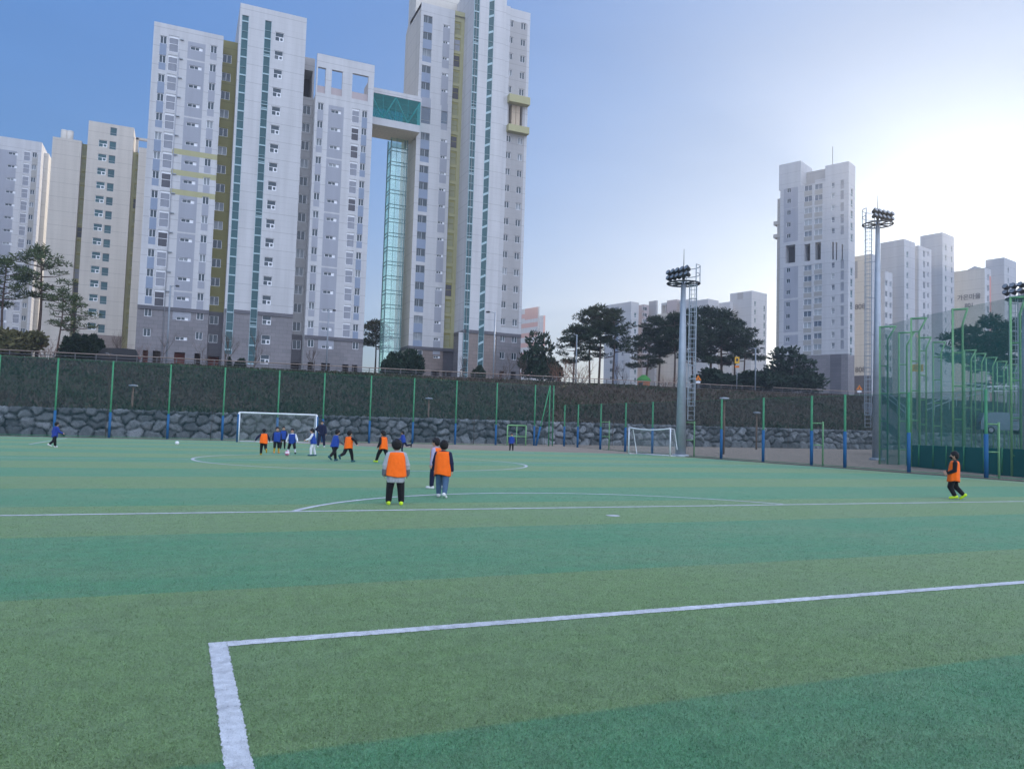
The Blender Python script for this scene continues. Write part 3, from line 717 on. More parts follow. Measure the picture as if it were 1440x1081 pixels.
person('adult coach in dark navy tracksuit standing beside the goal post',(451.5,628.5),1.72,180,((4,8,2,0),(2,9,4,0)),((6,12,16,2),(-18,34,60,62)),2,'navy',None,'navy','whiteshoe',detail=0,loose=1.12,adult=True,jacket_len=.06,group='people on the pitch')
person('child in blue bib over grey sleeves with patterned black trousers, striding right',(470,648),1.34,48,((22,4,10,6),(-30,6,22,-40)),((-14,16,30,0),(16,14,40,0)),14,'midgrey','bluebib','black','tealshoe',detail=0,loose=1.05,headtilt=-8)
person('child in orange bib over black sleeves running right with arm stretched out',(489,649.5),1.30,38,((-30,3,40,-50),(22,4,10,4)),((24,30,30,0),(-12,66,8,0)),6,'black','orange','black','tealshoe',detail=0,loose=1.08)
person('child in orange bib and lime shoes striding left behind the grey sweatshirt child',(538,650.5),1.36,-42,((30,6,12,2),(-22,6,14,-20)),((-16,20,40,0),(10,14,30,0)),4,'black','orange','black','lime',detail=0,loose=1.1)
person('small child in blue jacket running with one leg kicked back, beyond the grey sweatshirt child',(567,635),1.25,-70,((8,3,6,0),(-40,3,60,-80)),((20,10,60,0),(-20,12,50,0)),10,'bluejkt','bluebib','navy','black',detail=0)
person('child in blue jacket, black trousers and white shoes running right at the far left',(76,629),1.24,62,((16,4,10,0),(-20,4,30,-30)),((-14,14,40,0),(18,14,50,0)),8,'bluejkt',None,'black','whiteshoe',detail=0,loose=1.15,jacket_len=.07)
person('child in long blue bib standing before the green fence gate',(719,633.5),1.25,182,((0,4,3,0),(0,4,3,0)),((2,8,12,0),(2,8,12,0)),2,'bluejkt','bluebib','black','black',detail=0,bib_len=.03)
pw=atY(647.5,534,106.9)
person_at('pedestrian in a cream coat walking on the road above the bank',(pw[0],106.9,zroad(pw[0])+.02),view_az(647)+R_(80),1.68,((16,3,8,0),(-16,3,14,-16)),((-10,10,16,0),(12,10,16,0)),3,'cream',None,'black','black',None,0,0,0,1.15,False,False,True,False,.1,None,None,1.0,0)
# ------------------------------------------------------------------ balls
def ball(label,xp,yp,r,mats):
    p=gpt(xp,yp,r); b=MB(); b.ell((0,0,0),(r,r,r),24,14); o=b.build('football',mats,None,(p[0],p[1],r+.014)); tag(o,label,'ball'); return o
t=NT('football_panels'); tc=t.n('ShaderNodeTexCoord').outputs['Object']; v=t.n('ShaderNodeTexVoronoi'); v.inputs['Scale'].default_value=9; t.l(tc,v.inputs['Vector'])
c=t.mix(t.math('GREATER_THAN',v.outputs['Distance'],.42),(.75,.74,.75),(.55,.16,.28)); M['ball']=t.done(t.bsdf(c,.4,.4))
ball('white and pink football at the feet of the child in blue kicking it',404,637.5,.125,M['ball'])
ball('small plain white ball lying near the far fence left of the goal',249,623,.12,M['whitepaint'])

# ------------------------------------------------------------------ buildings
class Bld:
    def __init__(s,name,o,a,label,cat='apartment block',group=None):
        s.o=np.array(o,float); s.a=a; s.root=empty(name,tuple(o),a,label,cat,group)
        s.n={}
    def w(s,v): c,q=math.cos(s.a),math.sin(s.a); return np.array([v[0]*c-v[1]*q,v[0]*q+v[1]*c,0])
_win={}
def win_mesh(kind,w,h,fm,gm):
    key=(kind,round(w,2),round(h,2),fm,gm)
    if key in _win: return _win[key]
    b=MB(); t=.065; g=MB(); d=.09
    def fr(x0,x1,z0,z1,t=t,d=d):
        b.bx(x0,x1,0,d,z0,z0+t); b.bx(x0,x1,0,d,z1-t,z1); b.bx(x0,x0+t,0,d,z0+t,z1-t); b.bx(x1-t,x1,0,d,z0+t,z1-t)
    fr(-w/2,w/2,-h/2,h/2)
    if kind=='sliding': b.bx(-t/2,t/2,.01,d-.005,-h/2+t,h/2-t)
    elif kind=='double': b.bx(-.06,.06,.01,d-.005,-h/2+t,h/2-t); b.bx(-w/4-.02,-w/4+.02,.03,d-.01,-h/2+t,h/2-t)
    elif kind=='slit': 
        b.bx(-w*.12,-w*.12+t,.01,d-.005,-h/2+t,h/2-t); b.bx(w*.2,w*.2+t,.01,d-.005,-h/2+t,h/2-t)
        b.bx(w*.2+t,w/2-t,.02,.05,-h/2+t,h/2-t)
    elif kind=='tshape':
        b.bx(-w/2+t,w/2-t,.01,d-.005,-.03,.03); b.bx(-.02,.05,.01,d-.005,-h/2+t,-.03)
        fr(.05,w/2-t,-h/2+t,-.03,.09,.11)
    elif kind=='tall': b.bx(-w/2+t,w/2-t,.01,d-.005,-h*.22,-h*.22+t)
    elif kind=='grid':
        n=max(1,int(w/1.1))
        for k in range(1,n): b.bx(-w/2+w*k/n-.03,-w/2+w*k/n+.03,.01,d-.005,-h/2+t,h/2-t)
        b.bx(-w/2+t,w/2-t,.01,d-.005,-h*.3,-h*.3+t)
    elif kind in('louver','louver1'):
        b.bx(-w/2+t,w/2-t,.01,d-.005,-.035,.035)
        b.bx(-w/2+t,w/2-t,.03,.05,h/2-.34,h/2-t)
    if kind in('louver',):
        # slatted infill, slightly tilted blades
        n=int(h/.16)
        for k in range(n):
            z=-h/2+.1+(h-.2)*k/n; g.poly([(-w/2+t,.05,z),(w/2-t,.05,z),(w/2-t,.085,z+.13),(-w/2+t,.085,z+.13)])
        g.quad((-w/2+.02,.095,-h/2+.02),(w/2-.02,.095,-h/2+.02),(w/2-.02,.095,h/2-.02),(-w/2+.02,.095,h/2-.02))
    else: g.quad((-w/2+.02,.06,-h/2+.02),(w/2-.02,.06,-h/2+.02),(w/2-.02,.06,h/2-.02),(-w/2+.02,.06,h/2-.02))
    r=(b.mesh('window_frame',M[fm]),g.mesh('window_pane',M[gm])); _win[key]=r; return r
wr=random.Random(4)
class Fac:
    """one wall sheet with real openings; du = direction along the wall (local), ni = inward normal"""
    def __init__(s,b,o,du,ni,u0,u1,z0,z1,mats,name='wall'):
        s.b=b; s.o=np.array([o[0],o[1],0.0]); s.du=np.array([du[0],du[1],0.0]); s.ni=np.array([ni[0],ni[1],0.0])
        s.r=(u0,u1,z0,z1); s.mats=mats; s.op=[]; s.pt=[]; s.name=name
        s.P0=b.o+b.w(o); s.U=b.w(du); s.N=b.w(ni); s.ang=math.atan2(du[1],du[0])
    def px(s,x,y):
        d=ray(x,y); t=((s.P0-CAM)@s.N)/(d@s.N); P=CAM+d*t; return (P-s.P0)@s.U, P[2]-s.b.o[2]
    def pt3(s,u,z,d=0): p=s.o+s.du*u+s.ni*d; return (p[0],p[1],z)
    def mi(s,m):
        if m not in s.mats: s.mats.append(m)
        return s.mats.index(m)
    def opening(s,u0,u1,z0,z1,d=.18,back=None,thru=False):
        a0,a1,b0,b1=s.r; u0,u1=max(u0,a0+.02),min(u1,a1-.02); z0,z1=max(z0,b0),min(z1,b1-.02)
        s.op.append((u0,u1,z0,z1,d,back))
    def panel(s,u0,u1,z0,z1,m):
        a0,a1,b0,b1=s.r; u0,u1=max(u0,a0),min(u1,a1); z0,z1=max(z0,b0),min(z1,b1)
        if u1>u0 and z1>z0: s.pt.append((u0,u1,z0,z1,s.mi(m)))
    def window(s,u,z,w,h,kind='sliding',fm='frame',gm='glass',name='window',proud=.10,single=False):
        s.opening(u-w/2,u+w/2,z-h/2,z+h/2,.2,None)
        fmesh,gmesh=win_mesh(kind,w-.01,h-.01,fm,gm)
        p=s.pt3(u,z,proud)
        o=link(name,fmesh,s.b.root,p,(0,0,s.ang)); q=link('pane',gmesh,o)
        return o
    def col(s,p0,p1,n,w,h,kind='sliding',fm='frame',gm='glass',name='window',panel=None,pw=None,brk=3,off=0,skip=(),alt=None):
        a=s.px(*p0); c=s.px(*p1); out=[]
        for k in range(n):
            f=k/(n-1) if n>1 else 0
            u=a[0]+(c[0]-a[0])*f; z=a[1]+(c[1]-a[1])*f; out.append((u,z))
        um=sum(o[0] for o in out)/n
        dz=(out[0][1]-out[-1][1])/(n-1) if n>1 else 2.9
        for k,(u,z) in enumerate(out):
            if k in skip: continue
            g=gm; kd=kind
            if alt and k in alt: g,kd=alt[k]
            s.window(um,z,w,h,kd,fm,g,name)
            if panel and z-dz>s.r[2]:
                pww=(pw or w)/2
                last=((k+off)%brk==brk-1)
                lo=z-dz+h/2+.0 if not last else z-h/2-(dz-h)*.62
                if pw and pw>w+.3:
                    s.panel(um-pww,um+pww,lo-(h if not last else 0),z+h/2+(dz-h)*.28,panel)
                else: s.panel(um-pww,um+pww,lo,z-h/2,panel)
        return um,[o[1] for o in out],dz
    def build(s,reveal=True,name=None):
        a0,a1,b0,b1=s.r; rd=lambda x:round(x,3)
        us=sorted({rd(a0),rd(a1)}|{rd(q) for o in s.op+s.pt for q in o[:2]}); zs=sorted({rd(b0),rd(b1)}|{rd(q) for o in s.op+s.pt for q in o[2:4]})
        us=[u for u in us if rd(a0)<=u<=rd(a1)]; zs=[z for z in zs if rd(b0)<=z<=rd(b1)]
        m=MB()
        for i in range(len(us)-1):
            uc=(us[i]+us[i+1])/2
            ops=[o for o in s.op if o[0]<uc<o[1]]; pts=[p for p in s.pt if p[0]<uc<p[1]]
            j=0; runs=[]
            for j in range(len(zs)-1):
                zc=(zs[j]+zs[j+1])/2
                if any(o[2]<zc<o[3] for o in ops): runs.append(None); continue
                idx=0
                for p in pts:
                    if p[2]<zc<p[3]: idx=p[4]
                runs.append(idx)
            j=0
            while j<len(runs):
                k=j
                while k+1<len(runs) and runs[k+1]==runs[j]: k+=1
                if runs[j] is not None:
                    m.cur=runs[j]; m.quad(s.pt3(us[i],zs[j]),s.pt3(us[i+1],zs[j]),s.pt3(us[i+1],zs[k+1]),s.pt3(us[i],zs[k+1]))
                j=k+1
        for (u0,u1,z0,z1,d,back) in s.op:
            m.cur=0
            for p in s.pt:
                if p[0]<(u0+u1)/2<p[1] and p[2]<(z0+z1)/2<p[3]: m.cur=p[4]
            A,B,C_,D=[s.pt3(*q) for q in((u0,z0),(u1,z0),(u1,z1),(u0,z1))]; a,b2,c,dd=[s.pt3(*q,d) for q in((u0,z0),(u1,z0),(u1,z1),(u0,z1))]
            m.quad(A,a,b2,B); m.quad(B,b2,c,C_); m.quad(C_,c,dd,D); m.quad(D,dd,a,A)
            if back:
                m.cur=s.mi(back); m.quad(a,b2,c,dd)
        o=m.build(name or s.name,[M[q] for q in s.mats],s.b.root); return o
def front(b,dy,u0,u1,z0,z1,mats,name='wall'): return Fac(b,(0,dy),(1,0),(0,1),u0,u1,z0,z1,list(mats),name)
def leftside(b,x,y0,y1,z0,z1,mats,name='side_wall'): return Fac(b,(x,y1),(0,-1),(1,0),0,y1-y0,z0,z1,list(mats),name)
def rightside(b,x,y0,y1,z0,z1,mats,name='side_wall'): return Fac(b,(x,y0),(0,1),(-1,0),0,y1-y0,z0,z1,list(mats),name)
def body(b,x0,x1,y0,y1,z0,z1,mat,name='wall_block',roof=True,left=True,right=True,parapet=.9):
    m=MB(); 
    if left: m.quad((x0,y1,z0),(x0,y0,z0),(x0,y0,z1),(x0,y1,z1))
    if right: m.quad((x1,y0,z0),(x1,y1,z0),(x1,y1,z1),(x1,y0,z1))
    m.quad((x1,y1,z0),(x0,y1,z0),(x0,y1,z1),(x1,y1,z1))
    m.cur=1; rz=z1-parapet; m.quad((x0,y0,rz),(x1,y0,rz),(x1,y1,rz),(x0,y1,rz))
    m.cur=0
    # inner faces of the parapet
    t=.25
    m.quad((x1,y0+t,rz),(x0,y0+t,rz),(x0,y0+t,z1),(x1,y0+t,z1)); m.quad((x0,y1-t,rz),(x1,y1-t,rz),(x1,y1-t,z1),(x0,y1-t,z1))
    m.quad((x0+t,y0,rz),(x0+t,y1,rz),(x0+t,y1,z1),(x0+t,y0,z1)); m.quad((x1-t,y1,rz),(x1-t,y0,rz),(x1-t,y0,z1),(x1-t,y1,z1))
    zt=z1-.002
    for q in((x0,x1,y0,y0+t),(x0,x1,y1-t,y1),(x0,x0+t,y0+t,y1-t),(x1-t,x1,y0+t,y1-t)):
        m.quad((q[0],q[2],zt),(q[1],q[2],zt),(q[1],q[3],zt),(q[0],q[3],zt))
    return m.build(name,[M[mat],M['roof']],b.root)
def glazing(fc,u,w,z0,z1,dz,off,diag=False,name='stair_glazing',bar='spandrel',gm='teal',slits=()):
    """tall strip of curtain glass set in its own opening; bars every storey"""
    fc.opening(u-w/2,u+w/2,z0,z1,.25)
    m=MB(); g=MB(); W_=w/2-.005
    m.bx(-W_,-W_+.06,.03,.14,z0+.01,z1-.01); m.bx(W_-.06,W_,.03,.14,z0+.01,z1-.01)
    z=z0+off; k=0
    while z<z1:
        if z>z0+.1 and z<z1-.2:
            if diag:
                m.poly([(-W_+.06,.05,z-.30),(W_-.06,.05,z+.20),(W_-.06,.05,z+.62),(-W_+.06,.05,z+.12)])
            else: m.bx(-W_+.06,W_-.06,.04,.12,z-.11,z+.11)
            if z+dz*.45<z1: m.bx(-W_+.06,W_-.06,.06,.12,z+dz*.45,z+dz*.45+.05)
            if k in slits:
                for zz in(z+.2,z+.75): m.bx(-W_+.06,W_-.06,.0,.12,zz,zz+.1)
        z+=dz; k+=1
    g.quad((-W_,.16,z0),(W_,.16,z0),(W_,.16,z1),(-W_,.16,z1))
    p=fc.pt3(u,0,0); o=m.build(name,M[bar],fc.b.root,p,(0,0,fc.ang)); g.build('pane',M[gm],o); return o
def trim(b,x0,x1,y0,z,h=.55,pr=.14,mat='stoneD',y1=None,name='cornice'):
    m=MB(); m.bx(x0-.0,x1+.0,y0-pr,y0-.003,z-h,z)
    if y1 is not None: m.bx(x0-pr,x0-.003,y0-pr,y1,z-h,z)
    return m.build(name,M[mat],b.root)

# ====================== left complex: one block with three white wings joined by recessed strips
Y0=125.0; zb=gz(0,125)-.15
B1=Bld('apartment_block',(0,Y0,zb),0,'big white apartment block of three joined wings, left of the skybridge')
X=lambda xp,yp,dy=0: atY(xp,yp,Y0+dy)[0]
Z=lambda xp,yp,dy=0: atY(xp,yp,Y0+dy)[2]-zb
w1a,w1b=X(204,250),X(304,250); c_a,c_b=X(325.5,250),X(421,250); w3a,w3b=X(438.5,250),X(520.5,250)
zt1=Z(217,30); ztc=Z(335.5,3.5); zt3=Z(443,74)
zs1=Z(192,428); zs3=Z(430,471)
D1=13.0; st=2.4
def stonezone(fc,z): fc.panel(fc.r[0],fc.r[1],0,z,'stone')
# wing 1
f=front(B1,0,w1a,w1b,0,zt1,['white']); stonezone(f,zs1)
dim=f.px
ca=dict(w=.95,h=1.15)
f.col((229.7-32*.0,56),(209.5,411),14,.95,1.2,'sliding',panel='bluegrey',brk=3,off=1)
f.col((207.5,439),(207.0,467),2,1.0,1.2,'sliding')
f.col((243.7,62),(224.5,419),14,1.35,2.5,'louver',gm='louver',name='louver_door',alt={10:('louverD','louver'),13:('louverD','louver'),7:('louverD','louver1')})
cu,cz,cd=f.col((276,69),(257.5,420),14,1.75,.55,'slit',panel='lav',pw=2.5,brk=3,off=2,name='slit_window')
f.col((256,448),(255,476),2,1.7,.5,'slit',name='slit_window')
f.col((300,69.5),(282.5,417.5),14,.95,1.2,'sliding',panel='lav',brk=3,off=2,name='bedroom_window')
f.col((281,444),(280,472),2,1.0,1.2,'sliding',name='bedroom_window')
ul=f.px(243,200)[0]
for yy in(212,241,268):
    z=f.px(300,yy+9)[1]; f.panel(ul,w1b,z-.42,z+.42,'oliveL')
for x0,x1 in((200.5,208),(214.5,225.5),(245,260),(273.5,282)):
    u0=f.px(x0,500)[0]; u1=f.px(x1,500)[0]; f.opening(u0,u1,.05,3.3,1.6,'redwall' if x0 in(200.5,245) else 'doorway')
f.build(); body(B1,w1a,w1b,0,D1,0,zt1,'white')
trim(B1,w1a,w1b,0,zs1)
m=MB(); uu=f.px(239,300)[0]
m.tube([(uu,-.12,.2),(uu,-.12,zt1-4)],.05,6); m.build('drain_pipe',M['lav'],B1.root)
m=MB()
for k,z in enumerate(cz):
    m.box((cu-2.1,-.12,z+.9),(.5,.24,.16))
m.build('vent_hood',M['gframe'],B1.root)
# recessed olive strip
zto=Z(313,56,st)
f=front(B1,st,w1b,c_a,0,zto,['olive'])
f.panel(w1b,c_a,0,Z(310,439,st),'stoneD')
f.col((318,82.5),(302.5,423),14,1.35,1.35,'sliding',name='strip_window'); f.col((300.5,450),(300,476),2,1.3,1.3,'sliding',name='strip_window')
f.opening(w1b+.3,c_a-.3,.05,3.2,1.5,'redwall')
f.build('recess_wall'); body(B1,w1b,c_a,st,D1-1,0,zto,'olive','recess_block')
# wing 2 (tall centre)
f=front(B1,0,c_a,c_b,0,ztc,['white']); stonezone(f,Z(340,436))
u1=f.px(333.6,250)[0]; u2=f.px(366.5,250)[0]; dzc=2.88
glazing(f,u1,1.05,3.5,Z(341,21),dzc,.7); glazing(f,u2,1.05,2.0,Z(375,29),dzc,.2,slits=(2,8,11,14,17))
f.col((392,52),(376,422),15,1.35,1.45,'tshape',name='landing_window'); f.col((375,450),(372.5,505),3,1.35,1.45,'tshape',name='landing_window')
f.build(); body(B1,c_a,c_b,0,D1+2,0,ztc,'white')
trim(B1,c_a,u1-.55,0,Z(340,436)); trim(B1,u1+.55,u2-.55,0,Z(340,436)); trim(B1,u2+.55,c_b,0,Z(340,436))
# grey recessed strip
ztg=Z(428,80,st)
f=front(B1,st,c_b,w3a,0,ztg,['greywall'])
f.panel(c_b,w3a,0,Z(424,471,st),'stoneD')
f.col((430.5,154.5),(418,459),13,1.3,1.5,'sliding',name='strip_window'); f.col((417,484.5),(417,484.5),1,1.3,1.5,'sliding',name='strip_window')
f.opening(c_b+.25,w3a-.25,.05,3.0,1.5,'doorway')
zo0,zo1=f.px(428,136)[1],f.px(429,98)[1]
f.opening(c_b+.3,w3a-.3,zo0,zo1,3.5,'dark')
f.build('recess_wall'); body(B1,c_b,w3a,st,D1-1,0,ztg,'tan','recess_block')
# wing 3 with the pierced parapet
f=front(B1,0,w3a,w3b,0,zt3,['white']); stonezone(f,zs3)
f.col((450,149.5),(438,456),13,.95,1.2,'sliding',panel='lav',brk=3,name='window'); f.col((437,482.5),(437,482.5),1,1.0,1.2,'sliding')
f.col((472,157.5),(460,462.5),13,1.7,.55,'slit',panel='lav',pw=2.5,brk=3,name='slit_window'); f.col((459.5,488),(459.5,488),1,1.7,.5,'slit',name='slit_window')
f.col((499.5,163),(488,464),13,1.25,2.4,'louver',gm='louver',name='louver_door',alt={1:('louverD','louver'),5:('louverD','louver1'),2:('louverD','louver1')})
f.col((512,160.5),(501,461),13,.9,1.2,'sliding',panel='bluegrey',brk=4,name='bedroom_window'); f.col((500,486),(500,486),1,1.0,1.2,'sliding',name='bedroom_window')
hol=[]
for x0,x1,y0,y1 in((447.5,457,94,132),(467,480.7,98,136),(496,517,103,143)):
    u0,z1=f.px(x0,y0); u1,z0=f.px(x1,y1); hol.append((u0,u1,z0,z1)); f.opening(u0,u1,z0,z1,.5)
for x0,x1 in((433,440.5),(452,464.5),(482,490.5),(495.5,503)):
    u0=f.px(x0,505)[0]; u1=f.px(x1,505)[0]; f.opening(u0,u1,.05,3.0,1.6,'doorway')
f.build()
g=Fac(B1,(0,.5),(1,0),(0,1),w3a,w3b,hol[0][2]-.6,zt3,['white'],'parapet_back')
for h in hol: g.opening(*h,.02)
g.build()
body(B1,w3a,w3b,0,D1,0,hol[0][2]-.3,'white',parapet=.2)
m=MB(); m.bx(w3a,w3b,0,.5,zt3-.02,zt3+.0); m.build('parapet_cap',M['roof'],B1.root)
m=MB(); m.bx(w3b-.5,w3b-.003,.5,5.5,hol[0][2]-.3,hol[0][2]+4.6); m.build('roof_fin_wall',M['white2'],B1.root)
m=MB()
for h in hol: 
    m.bx(h[0],h[1],.2,.3,h[2]+.02,h[2]+1.25)
m.build('balustrade',M['pinkgrey'],B1.root)
trim(B1,w3a,w3b,0,zs3)

# ====================== right tower with two faces and the stair glass
zb2=gz(45,127)-.15
Ya,Ys=129.0,123.0
B2=Bld('apartment_tower',(0,Ys,zb2),0,'tallest white tower with an olive column and two teal glass strips, right of the skybridge','apartment tower')
X2=lambda xp,yp,Y: atY(xp,yp,Y)[0]
Z2=lambda xp,yp,Y: atY(xp,yp,Y)[2]-zb2
xa0=X2(581.5,300,Ya); xa1=X2(630,300,Ya); xy1=X2(645,300,Ya)-.0
xs0=xy1; xs1=X2(739.3,300,Ys)
dA=Ya-Ys
zta=Z2(600,5,Ya); ztS=Z2(690,-32,Ys); ztR=Z2(725,11,Ys)
# wing a
f=front(B2,dA,xa0,xa1,0,zta,['white']); zsa=Z2(575,486,Ya); f.panel(xa0,xa1,0,zsa,'stoneB')
al={}
f.col((602.5,27.7),(598.2,121),5,1.65,1.35,'double',fm='gframe',panel='bluegrey',brk=3)
f.col((596.5,191.7),(588.75,473),13,1.65,1.35,'double',fm='gframe',panel='bluegrey',brk=3,off=1); f.col((587.7,497),(587.7,497),1,1.65,1.3,'double',name='window')
u,z=f.px(598.7,162.5); f.window(u,z,1.75,3.0,'grid','gframe','blueglass','skylobby_window'); f.panel(u-.85,u+.85,z+1.5,z+3.2,'lav')
u,z=f.px(624.8,165.5); f.window(u,z,1.25,2.3,'grid','gframe','blueglass','skylobby_window'); f.panel(u-.6,u+.6,z+1.15,z+2.6,'lav'); f.panel(u-.6,u+.6,z-2.3,z-1.15,'lav')
f.col((628.5,37.5),(624.7,128),5,1.2,.5,'slit',panel='lav',pw=1.3,brk=3,name='slit_window'); f.col((623.3,198),(615.4,477),13,1.2,.5,'slit',panel='lav',pw=1.3,brk=3,name='slit_window')
f.col((614,502),(614,502),1,1.2,.45,'slit',name='slit_window')
for x0,x1 in((584,594),(606.5,618)):
    u0=f.px(x0,518)[0]; u1=f.px(x1,518)[0]; f.opening(u0,u1,.05,2.8,1.6,'doorway')
f.build()
f=front(B2,dA+.35,xa1,xy1,0,Z2(642,14,Ya),['oliveL']); f.panel(xa1,xy1,0,zsa,'stoneD')
f.col((642.3,39.6),(630,478),20,1.25,2.45,'louver','oframe','louverO','louver_door',alt={1:('louver','louver1'),2:('louverD','louver'),4:('louverD','louver'),7:('louverD','louver1'),16:('louverD','louver1')})
f.opening(xa1+.2,xy1-.2,.05,2.8,1.6,'doorway')
f.build('olive_wall')
trim(B2,xa0,xy1,dA,zsa,y1=dA+10)
# chamfered left side wall and roof of wing a
m=MB(); yb0,yb1,yb2=dA,dA+7.3,dA+10.2
zc0,zc1=Z2(566,45,Ya+9),Z2(572,24,Ya+8)
m.poly([(xa0,yb2,0),(xa0,yb0,0),(xa0,yb0,zta),(xa0,yb1,zta),(xa0,yb1,zc1),(xa0,yb2,zc0)])
m.quad((xa0,yb1,zta),(xs0,yb1,zta),(xs0,yb2,zc0),(xa0,yb2,zc0)); m.quad((xy1,yb2,0),(xa0,yb2,0),(xa0,yb2,zc0),(xy1,yb2,zc0))
m.cur=1; m.quad((xa0,yb0+.01,zta-.8),(xy1,yb0+.01,zta-.8),(xy1,yb1,zta-.8),(xa0,yb1,zta-.8)); m.build('side_wall',[M['cream'],M['roof']],B2.root)
m=MB(); m.bx(xa0,xa0+.3,yb0+.01,yb1,zta-.8,zta-.004); m.build('parapet',M['white'],B2.root)
# rooftop house behind wing a
xr0,xr1=X2(585,5,Ya+5),X2(648,5,Ya+5)
body(B2,xr0,xr1+.5,dA+5,dA+10,zta-1,zta+7,'cream2','roof_house'); f=front(B2,dA+5,xr0,xr1+.5,zta-1,zta+7,['cream2'],'roof_house_wall'); f.build()
# tall slab
zss=Z2(735,470,Ys)
xm=X2(705,250,Ys)
f=front(B2,0,xs0,xm,0,ztS,['white']); f.panel(xs0,xm,0,zss,'stoneB')
u1=f.px(663,250)[0]; u2=f.px(684,250)[0]
glazing(f,u1,1.0,.6,ztS-2.5,2.9,1.2,slits=(1,4,8,12,16,20)); glazing(f,u2,1.05,.6,ztS-2.5,2.9,.9,diag=True)
f.col((707-1.2,31),(706-1.2+.0,31),1,.05,.05) if False else None
f.build('slab_wall')
m=MB(); m.bx(u1-1.35,u1-.62,-.06,-.003,0,zss-.56); m.build('pilaster',M['white2'],B2.root)
f=leftside(B2,xs0,0,dA+12,0,ztS,['white'],'slab_side_wall'); f.panel(0,dA+12,0,zss,'stone'); f.build()
m=MB(); m.quad((xm,0,0),(xm,dA+12,0),(xm,dA+12,ztS),(xm,0,ztS)); m.quad((xs0,dA+12,0),(xs0,dA+12,ztS),(xm,dA+12,ztS),(xm,dA+12,0)); m.quad((xs0,0,ztS),(xm,0,ztS),(xm,dA+12,ztS),(xs0,dA+12,ztS)); m.build('slab_block',M['white'],B2.root)
# right part, stepped back a touch
xq=X2(711.5,250,Ys); zq=Z2(712,7,Ys)
f=front(B2,.25,xm,xq,0,zq,['white2']); f.panel(xm,xq,0,zss,'stone')
f.col((704.6,32),(699.5,126),5,1.05,2.4,'louver',gm='louver',name='louver_door',alt={2:('louverD','louver1')})
f.col((700.5-1,198),(696,427),11,1.05,2.4,'louver',gm='louver',name='louver_door')
u,z=f.px(703,158); f.opening(u-.6,u+.6,z-2.1,z+2.1,.6,'tan')
u,z=f.px(694.5,482); f.window(u,z,.95,3.9,'louver',gm='louverD',fm='gframe',name='louver_door')
f.build(); body(B2,xm,xq,.25,14,0,zq,'white2','wall_block',left=False)
f=front(B2,.5,xq,xs1,0,ztR,['white2']); f.panel(xq,xs1,0,zss,'stone')
f.panel(xq+.15,xs1-.5,zss+1,ztR-2.2,'greywall')
f.col((718.8,33),(716,125.4),5,1.0,1.2,'sliding',name='window'); f.col((714.4,195),(708,452),12,1.0,1.2,'sliding',name='window'); f.col((707,475.5),(705.8,499.6),2,.95,1.2,'sliding')
f.col((735.8,37),(734,130),5,1.0,1.25,'sliding',name='bedroom_window'); f.col((731.8,198.5),(724,453.7),12,1.0,1.25,'sliding',name='bedroom_window'); f.col((723.6,477),(722.6,501),2,1.0,1.25,'sliding',name='bedroom_window')
zt_0,zt_1=f.px(727,181)[1],f.px(729,149)[1]
f.opening(xq+.35,xs1-1.0,zt_0,zt_1,2.6,'white')
for x0,x1 in((701,709),(718,725.5)):
    u0=f.px(x0,525)[0]; u1_=f.px(x1,525)[0]; f.opening(u0,u1_,.05,2.9,1.6,'dark')
f.build(); body(B2,xq,xs1,.5,14,0,ztR,'white2','wall_block',left=False)
m=MB(); uu=(xq+xs1)/2
for x in(xq+1.0,xs1-2.2): m.bx(x,x+.75,.62,1.6,zt_0+.01,zt_1-.01)
m.build('terrace_column',M['tan'],B2.root)
m=MB(); m.bx(xq-.1,xs1-.1,-.75,.49,zt_1,zt_1+1.35); m.build('terrace_beam',M['oliveL'],B2.root)
m=MB(); m.bx(xq-.1,xs1-.1,-.75,.49,zt_0-1.1,zt_0+.1); m.build('terrace_slab',M['oliveL'],B2.root)
body(B2,xs1,xs1+.8,4,15,0,ztR-1.6,'cream','rear_block'); f=front(B2,4,xs1,xs1+.8,0,ztR-1.6,['cream'],'rear_wall'); f.build()
trim(B2,xs0,u1-.5,0,zss,y1=dA); trim(B2,u1+.5,u2-.52,0,zss); trim(B2,u2+.52,xm,0,zss); trim(B2,xm,xq,.25,zss); trim(B2,xq,xs1,.5,zss)

